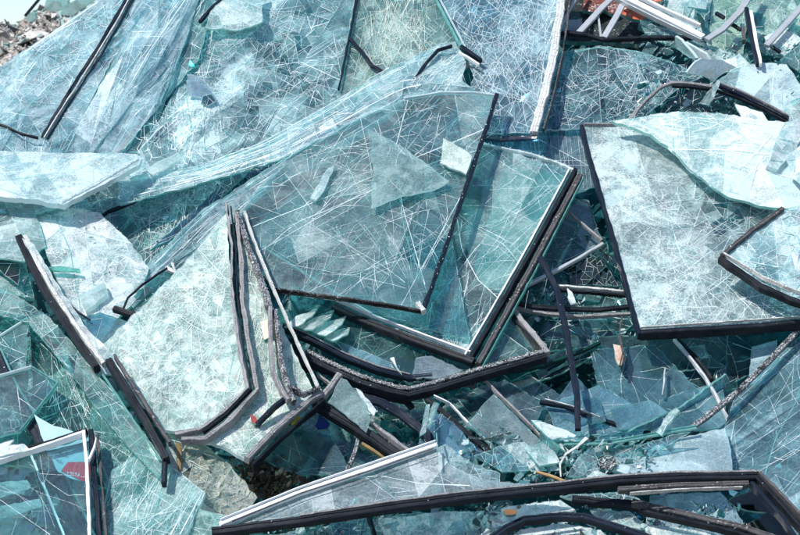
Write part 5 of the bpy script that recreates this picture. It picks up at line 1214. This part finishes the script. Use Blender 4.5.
# --- right blue cracked sheet R
pane('cracked_glass_sheet', 'large blue cracked sheet filling the bottom right corner', 'glass sheet', [(724, 430), (736, 394), (766, 366), (800, 336), (830, 318), (830, 570), (800, 560), (780, 500), (758, 478), (733, 472)],
    [(724, 430, .12), (830, 320, .13), (830, 560, .20), (740, 470, .14)], glass((.46, .74, .80), .40, .14, (.36, .56, .62), .3), single=True, size=28, cracks=[c_lines(34, -33, 9, 30, 130, .7), c_lines(14, -60, 12, 30, 90, .6), c_lines(14, 20, 20, 20, 70, .5), c_path([(800, 395), (775, 440), (765, 475)], 1.4)], tealp=.5, bias=(-33, 10, .5))
# --- S and the shards around
pane('glass_sheet', 'smooth pale lilac sheet above the big black frame at lower right', 'glass sheet', [(614, 456), (660, 443), (725, 428), (731, 450), (733, 474), (700, 480), (640, 482)], [(614, 456, .17), (725, 428, .16), (640, 480, .21)], glass((.68, .80, .88), .72, .2, (.50, .65, .69), .1), single=True, size=0, edge=EDGEW, cracks=[c_lines(7, 10, 30, 20, 60, .5)])
pane('glass_sheet', 'bluish pane below the big black frame at the bottom right', 'glass sheet', [(650, 496), (720, 492), (742, 520), (748, 570), (640, 570)], .10, glass((.5, .72, .80), .55, .2, (.50, .64, .70), .2), single=True, size=34, cracks=[c_lines(10, -50, 30, 20, 60, .5)])
t = thing('glass_sheet', 'sheet seen edge on with a bright teal rim, above the pale lilac sheet', 'glass sheet', pt(620, 445, .2))
bar('green_rim', [(546, 445), (580, 444), (612, 443), (650, 436), (696, 428)], [.20, .20, .20, .20, .20], 4.2, EDGE, t, .012, rough=.9, step=3)
bar('bright_rim', [(546, 443), (580, 442), (612, 441), (650, 434), (696, 426)], [.205] * 5, 1.2, CRKT, t, .012, rough=.7, step=3)
SHD = [
    ([(656, 432), (664, 420), (676, 408), (680, 411), (668, 424), (662, 436)], .22, G_PALE, 'upright narrow bright teal shard on the rim above the lilac sheet', 5),
    ([(531, 420), (540, 421), (566, 430), (588, 441), (560, 442), (576, 456), (556, 446)], .20, G_VWHITE, 'white pointed shard lying left of the teal rimmed sheet', 0),
    ([(466, 425), (480, 408), (494, 394), (512, 412), (528, 428), (540, 440), (540, 452), (500, 444)], .18, glass((.62, .76, .76), .34, .2, (.40, .50, .52), .3), 'large grey clear shard in the centre bottom with a thin dark line across', 0),
    ([(474, 456), (500, 446), (516, 458), (530, 470), (502, 472)], .23, G_SHB, 'striped bluish shard pile, upper left part', 6),
    ([(500, 446), (524, 442), (548, 458), (560, 470), (532, 472)], .225, G_PALE, 'striped pale shard pile just right of the bluish one', 6),
    ([(436, 478), (438, 448), (446, 444), (470, 462), (500, 474), (500, 484)], .30, glass((.66, .82, .84), .42, .3, (.62, .72, .74), .3), 'grey clear shard beside the top end of the white profile', 9),
    ([(524, 448), (548, 440), (560, 462), (540, 466)], .24, G_PALE, 'pale shard beside the bent white plastic strip', 10),
    ([(540, 430), (560, 446), (548, 472), (538, 452)], .22, glass((.4, .8, .76), .25, .1, (.4, .66, .62), .2), 'clear shard with bright teal edges left of the white plastic strip', 0),
    ([(566, 476), (578, 458), (592, 446), (600, 466), (596, 480)], .23, G_CLEAR, 'clear shard right of the bent white plastic strip', 12),
    ([(584, 480), (596, 470), (612, 476), (620, 484)], .25, G_WHITE, 'small white pointed shard on the big black frame', 0),
    ([(600, 446), (640, 444), (655, 480), (618, 482)], .17, G_TEAL, 'teal shard between the black scrap and the lilac sheet', 14),
    ([(640, 446), (668, 436), (690, 432), (664, 448), (650, 456)], .20, G_CLEAR, 'small clear shard on the teal rimmed sheet', 8),
    ([(426, 405), (430, 404), (426, 432), (420, 436)], .20, G_WHITE, 'pale upright glass strip left of the blue triangular sheet', 0),
    ([(434, 402), (438, 403), (428, 428), (426, 424)], .20, G_PALE, 'leaning thin glass strip beside the pale upright one', 0),
]
for p, hh, m, lab, sz in SHD:
    k = random.Random(int(p[0][0] * 3 + p[1][1])).uniform(-.03, .04); n = len(p)
    pane('glass_shard', lab, 'glass shard', p, [(p[0][0], p[0][1], hh), (p[n // 3][0], p[n // 3][1], hh + k), (p[2 * n // 3][0], p[2 * n // 3][1], hh + .01)], m, single=True, size=sz, cracks=[c_lines(4, 45, 25, 8, 40, .7)], tealp=.5)
pane('glass_shard', 'thin dark curved line of laminate film across the grey clear shard', 'film', [(468, 436), (490, 438), (510, 432), (512, 433), (492, 440), (468, 438)], .2, DARKB, single=True, size=0, th=.002)
o = bar('plastic_strip', [(587, 438), (578, 446), (566, 454), (560, 464), (561, 477)], .26, 3, FRB, None, .005, rough=.6, taper=(1.4, .5)); tag(o, 'bent white plastic strip among the shards above the big black frame', 'plastic strip')
o = bar('wood_strip', [(536, 472), (550, 476), (566, 482)], .29, 3.4, solid('wood', (.38, .25, .13), (.28, .18, .09), rough=.6), None, .012, rough=.3); tag(o, 'thin orange brown wood strip on top of the big black frame', 'wood strip')
pane('rubber_scrap', 'torn black rubber scrap among the shards left of the pale lilac sheet', 'scrap', [(592, 457), (599, 460), (606, 456), (614, 457), (617, 463), (611, 470), (600, 470), (595, 465)], .24, solid('rubber_torn', (.03, .032, .036), rough=.7, speck=.4), single=True, size=4, th=.015, tilt=.6, jag=1.6)
# --- big black frame Q
t, S = pane('frame_fragment', 'big bent black window frame along the bottom with a white profile rising to its middle', 'frame',
    [(224, 527), (300, 493), (370, 470), (436, 448), (452, 466), (480, 480), (560, 487), (480, 500), (400, 509), (300, 521)], [(224, 527, .40), (436, 448, .34), (560, 487, .36), (400, 509, .40)], glass((.68, .78, .80), .62, .35, (.50, .56, .58), .4), size=26, th=.008,
    cracks=[c_path([(340, 480), (380, 476), (420, 484), (470, 486)], 1.6), c_lines(12, -5, 20, 20, 80, .6)], blobs=[(420, 465, 30, .4)], edge=EDGEW)
bar('white_profile', [(220, 528), (300, 496), (370, 472), (436, 448)], S, 6.5, WHT, t, .02, off=1, dh=.012, rough=.3)
bar('profile_lip', [(222, 527), (300, 495), (370, 471), (436, 448)], S, 1.4, WHT, t, .012, off=-1.5, dh=.022, rough=.3)
bar('profile_groove', [(232, 527), (300, 499), (370, 476), (432, 454)], S, .8, GREY, t, .008, off=2, dh=.024, rough=.3)
bar('shard_stub', [(436, 442), (437, 458), (437, 472)], S, 1.2, CRKT, t, .01, dh=.03, rough=.5)
LB = [(212, 533), (300, 522), (400, 507), (480, 497), (560, 489), (620, 482), (680, 479), (758, 478)]
HB_ = [.43, .43, .42, .41, .40, .39, .38, .37]
bar('frame_bar', LB, HB_, 9.5, RUB, t, .05, rough=.35, lean=.3)
bar('frame_lip', [(p[0], p[1] - 4.5) for p in LB[1:]], [h + .01 for h in HB_[1:]], 2.6, GREY, t, .04, rough=.5)
bar('frame_groove', [(p[0], p[1] + 2) for p in LB[:5]], [h + .026 for h in HB_[:5]], 1.1, NAVY, t, .02, rough=.3)
bar('brown_flange', [(618, 490), (680, 486), (748, 484)], [.395, .39, .38], 6.5, BRN, t, .03, off=.5, rough=.5)
bar('white_rim', [(630, 494), (680, 490), (742, 488)], [.40, .395, .385], 1.5, FRB, t, .02, rough=.6)
bar('frame_bar', [(757, 478), (772, 494), (788, 512), (812, 540)], [.37, .38, .39, .40], 5, RUB, t, .045, off=2, rough=.4)
bar('frame_lip', [(759, 475), (776, 491), (792, 508), (816, 535)], [.385, .395, .405, .415], 3.2, BRN, t, .04, off=0, rough=.4)
bar('frame_bar', [(752, 484), (766, 500), (784, 520), (800, 545)], [.36, .37, .38, .39], 5, NAVY, t, .04, off=1, rough=.5)
for p, hh, wd, m, lab in [
    ([(480, 548), (505, 530), (524, 521), (560, 517), (584, 518), (610, 526), (640, 536), (665, 545)], .36, 9, NAVY, 'arched black frame bar at the bottom edge below the big frame'),
    ([(572, 500), (600, 503), (630, 505), (640, 508)], .30, 10, RUB, 'broken black bar end under the middle of the big frame'),
    ([(632, 503), (665, 511), (700, 519), (740, 528), (790, 545)], .32, 8, BRN, 'brown grooved bar slanting down right at the bottom edge'),
    ([(640, 512), (680, 521), (720, 530), (760, 541)], .325, 3.5, RUB, 'black seal along the lower side of the brown grooved bar'),
    ([(366, 510), (371, 524), (376, 540)], .33, 4, NAVY, 'short dark bar below the big frame at the bottom edge')]:
    o = bar('frame_bar', p, hh, wd, m, None, .035, rough=.6, step=4); tag(o, lab, 'frame bar')
for p, hh, lab in [([(727, 501), (740, 494), (752, 490), (768, 502), (780, 514), (752, 511), (736, 507)], .27, 'dark mirror like shard inside the right corner of the big frame'),
                   ([(744, 526), (768, 512), (784, 520), (800, 545), (760, 545)], .27, 'lower dark mirror like shard at the bottom right corner')]:
    pane('glass_shard', lab, 'glass shard', p, hh, glass((.10, .18, .18), .12, .05, (.03, .07, .07), .05), single=True, size=0)
pane('cracked_glass_sheet', 'blue cracked sheet under the big black frame, bottom centre', 'glass sheet', [(214, 545), (320, 527), (420, 513), (480, 520), (440, 570), (214, 570)], .24, G_TEAL, single=True, size=18, cracks=[c_lines(24, -20, 30, 20, 80, .7)], blobs=[(370, 530, 30, .2)])
low = [([(330, 524), (366, 518), (362, 545), (336, 548)], 'pale blue piece at the bottom edge left of the short dark bar', G_SHB),
       ([(376, 520), (440, 512), (500, 512), (520, 520), (480, 545), (390, 545)], 'pale creamy sheet at the bottom edge right of the short dark bar', G_WHITE),
       ([(500, 508), (560, 500), (575, 510), (540, 516), (505, 525)], 'white shards between the big frame and the arched bar', G_VWHITE),
       ([(520, 530), (560, 524), (600, 530), (620, 548), (500, 548)], 'white cracked piece inside the arch at the bottom edge', G_VWHITE),
       ([(590, 510), (630, 512), (650, 530), (620, 526), (600, 518)], 'pale shards right of the arched bar', G_PALE),
       ([(640, 524), (700, 530), (730, 545), (660, 548)], 'white shards below the brown grooved bar', G_WHITE),
       ([(560, 496), (620, 492), (640, 500), (600, 502), (574, 500)], 'teal shards just under the middle of the big frame', G_TEAL)]
for p, lab, m in low:
    pane('cracked_glass_sheet', lab, 'glass sheet', p, .28, m, single=True, size=8, cracks=[c_lines(10, -30, 40, 10, 50, .8)], tealp=.4, edge=EDGEW)
pane('metal_scrap', 'small rusty scrap hanging under the big black frame', 'scrap', [(503, 511), (508, 509), (517, 510), (516, 514), (506, 515)], .40, solid('rust_scrap', (.20, .10, .05), rough=.7), single=True, size=0, th=.01)

# ------------------------------------------------------------------ loose shards in the heap, by area
r = random.Random(21)
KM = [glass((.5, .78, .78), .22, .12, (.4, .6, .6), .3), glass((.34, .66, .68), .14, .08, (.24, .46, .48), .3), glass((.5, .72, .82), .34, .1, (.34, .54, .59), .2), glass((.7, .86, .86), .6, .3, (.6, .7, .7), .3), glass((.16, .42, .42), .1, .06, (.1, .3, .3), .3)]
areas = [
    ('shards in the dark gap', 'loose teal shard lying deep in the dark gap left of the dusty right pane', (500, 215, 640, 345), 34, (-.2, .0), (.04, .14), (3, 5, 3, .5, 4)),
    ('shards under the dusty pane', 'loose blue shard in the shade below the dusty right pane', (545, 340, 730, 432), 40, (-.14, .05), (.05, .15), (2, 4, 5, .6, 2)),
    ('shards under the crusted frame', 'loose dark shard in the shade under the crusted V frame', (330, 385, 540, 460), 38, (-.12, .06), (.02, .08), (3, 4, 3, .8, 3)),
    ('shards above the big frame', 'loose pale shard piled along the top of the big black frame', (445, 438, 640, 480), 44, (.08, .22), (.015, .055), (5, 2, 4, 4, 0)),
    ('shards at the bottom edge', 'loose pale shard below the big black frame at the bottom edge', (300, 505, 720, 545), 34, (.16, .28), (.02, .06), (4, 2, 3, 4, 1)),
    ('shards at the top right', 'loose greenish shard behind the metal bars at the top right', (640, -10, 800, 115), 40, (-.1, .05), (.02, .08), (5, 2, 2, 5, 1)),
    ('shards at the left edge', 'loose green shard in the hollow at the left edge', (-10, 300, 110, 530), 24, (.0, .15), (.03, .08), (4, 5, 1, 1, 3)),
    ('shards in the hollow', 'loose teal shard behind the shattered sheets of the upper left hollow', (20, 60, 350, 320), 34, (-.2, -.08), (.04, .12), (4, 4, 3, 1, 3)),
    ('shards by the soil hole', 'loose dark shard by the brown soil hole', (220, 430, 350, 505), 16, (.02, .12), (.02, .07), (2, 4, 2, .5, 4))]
for grp, lab, bx, n, hr, sr, wts in areas:
    for _ in range(n):
        x, y = r.uniform(bx[0], bx[2]), r.uniform(bx[1], bx[3]); s = r.uniform(*sr) / MPP * .62
        a0 = r.random() * 6.28; k = r.choice((3, 4, 4, 5)); st = r.uniform(.35, 1)
        ro = r.random() * 3.14
        P = []
        for q in range(k):
            a = 6.28 * (q + r.uniform(-.3, .3)) / k; u, v_ = math.cos(a) * s * r.uniform(.7, 1.1), math.sin(a) * s * st
            P.append((x + u * math.cos(ro) - v_ * math.sin(ro), y + u * math.sin(ro) + v_ * math.cos(ro)))
        hh = r.uniform(*hr); g1, g2 = r.gauss(0, .0009), r.gauss(0, .0009)
        c = [(x - 20, y - 20, hh - 20 * g1 - 20 * g2), (x + 20, y - 20, hh + 20 * g1 - 20 * g2), (x, y + 20, hh + 20 * g2)]
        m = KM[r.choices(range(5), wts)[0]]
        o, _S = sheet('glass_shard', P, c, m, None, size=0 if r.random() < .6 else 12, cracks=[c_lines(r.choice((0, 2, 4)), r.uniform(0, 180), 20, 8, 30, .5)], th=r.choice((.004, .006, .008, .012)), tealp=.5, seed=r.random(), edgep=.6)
        tag(o, lab, 'glass shard', grp)

# fine splinters heaped in the busiest hollows
def pos_box(bx, hr, clump=9):
    rr = random.Random(int(bx[0] * 3 + bx[1])); cs = [(rr.uniform(bx[0], bx[2]), rr.uniform(bx[1], bx[3])) for _ in range(clump)]
    def f(r):
        if r.random() < .5:
            c = r.choice(cs); x, y = c[0] + r.gauss(0, 9), c[1] + r.gauss(0, 6)
        else: x, y = r.uniform(bx[0], bx[2]), r.uniform(bx[1], bx[3])
        return pt(x, y, r.uniform(*hr)), SN
    return f
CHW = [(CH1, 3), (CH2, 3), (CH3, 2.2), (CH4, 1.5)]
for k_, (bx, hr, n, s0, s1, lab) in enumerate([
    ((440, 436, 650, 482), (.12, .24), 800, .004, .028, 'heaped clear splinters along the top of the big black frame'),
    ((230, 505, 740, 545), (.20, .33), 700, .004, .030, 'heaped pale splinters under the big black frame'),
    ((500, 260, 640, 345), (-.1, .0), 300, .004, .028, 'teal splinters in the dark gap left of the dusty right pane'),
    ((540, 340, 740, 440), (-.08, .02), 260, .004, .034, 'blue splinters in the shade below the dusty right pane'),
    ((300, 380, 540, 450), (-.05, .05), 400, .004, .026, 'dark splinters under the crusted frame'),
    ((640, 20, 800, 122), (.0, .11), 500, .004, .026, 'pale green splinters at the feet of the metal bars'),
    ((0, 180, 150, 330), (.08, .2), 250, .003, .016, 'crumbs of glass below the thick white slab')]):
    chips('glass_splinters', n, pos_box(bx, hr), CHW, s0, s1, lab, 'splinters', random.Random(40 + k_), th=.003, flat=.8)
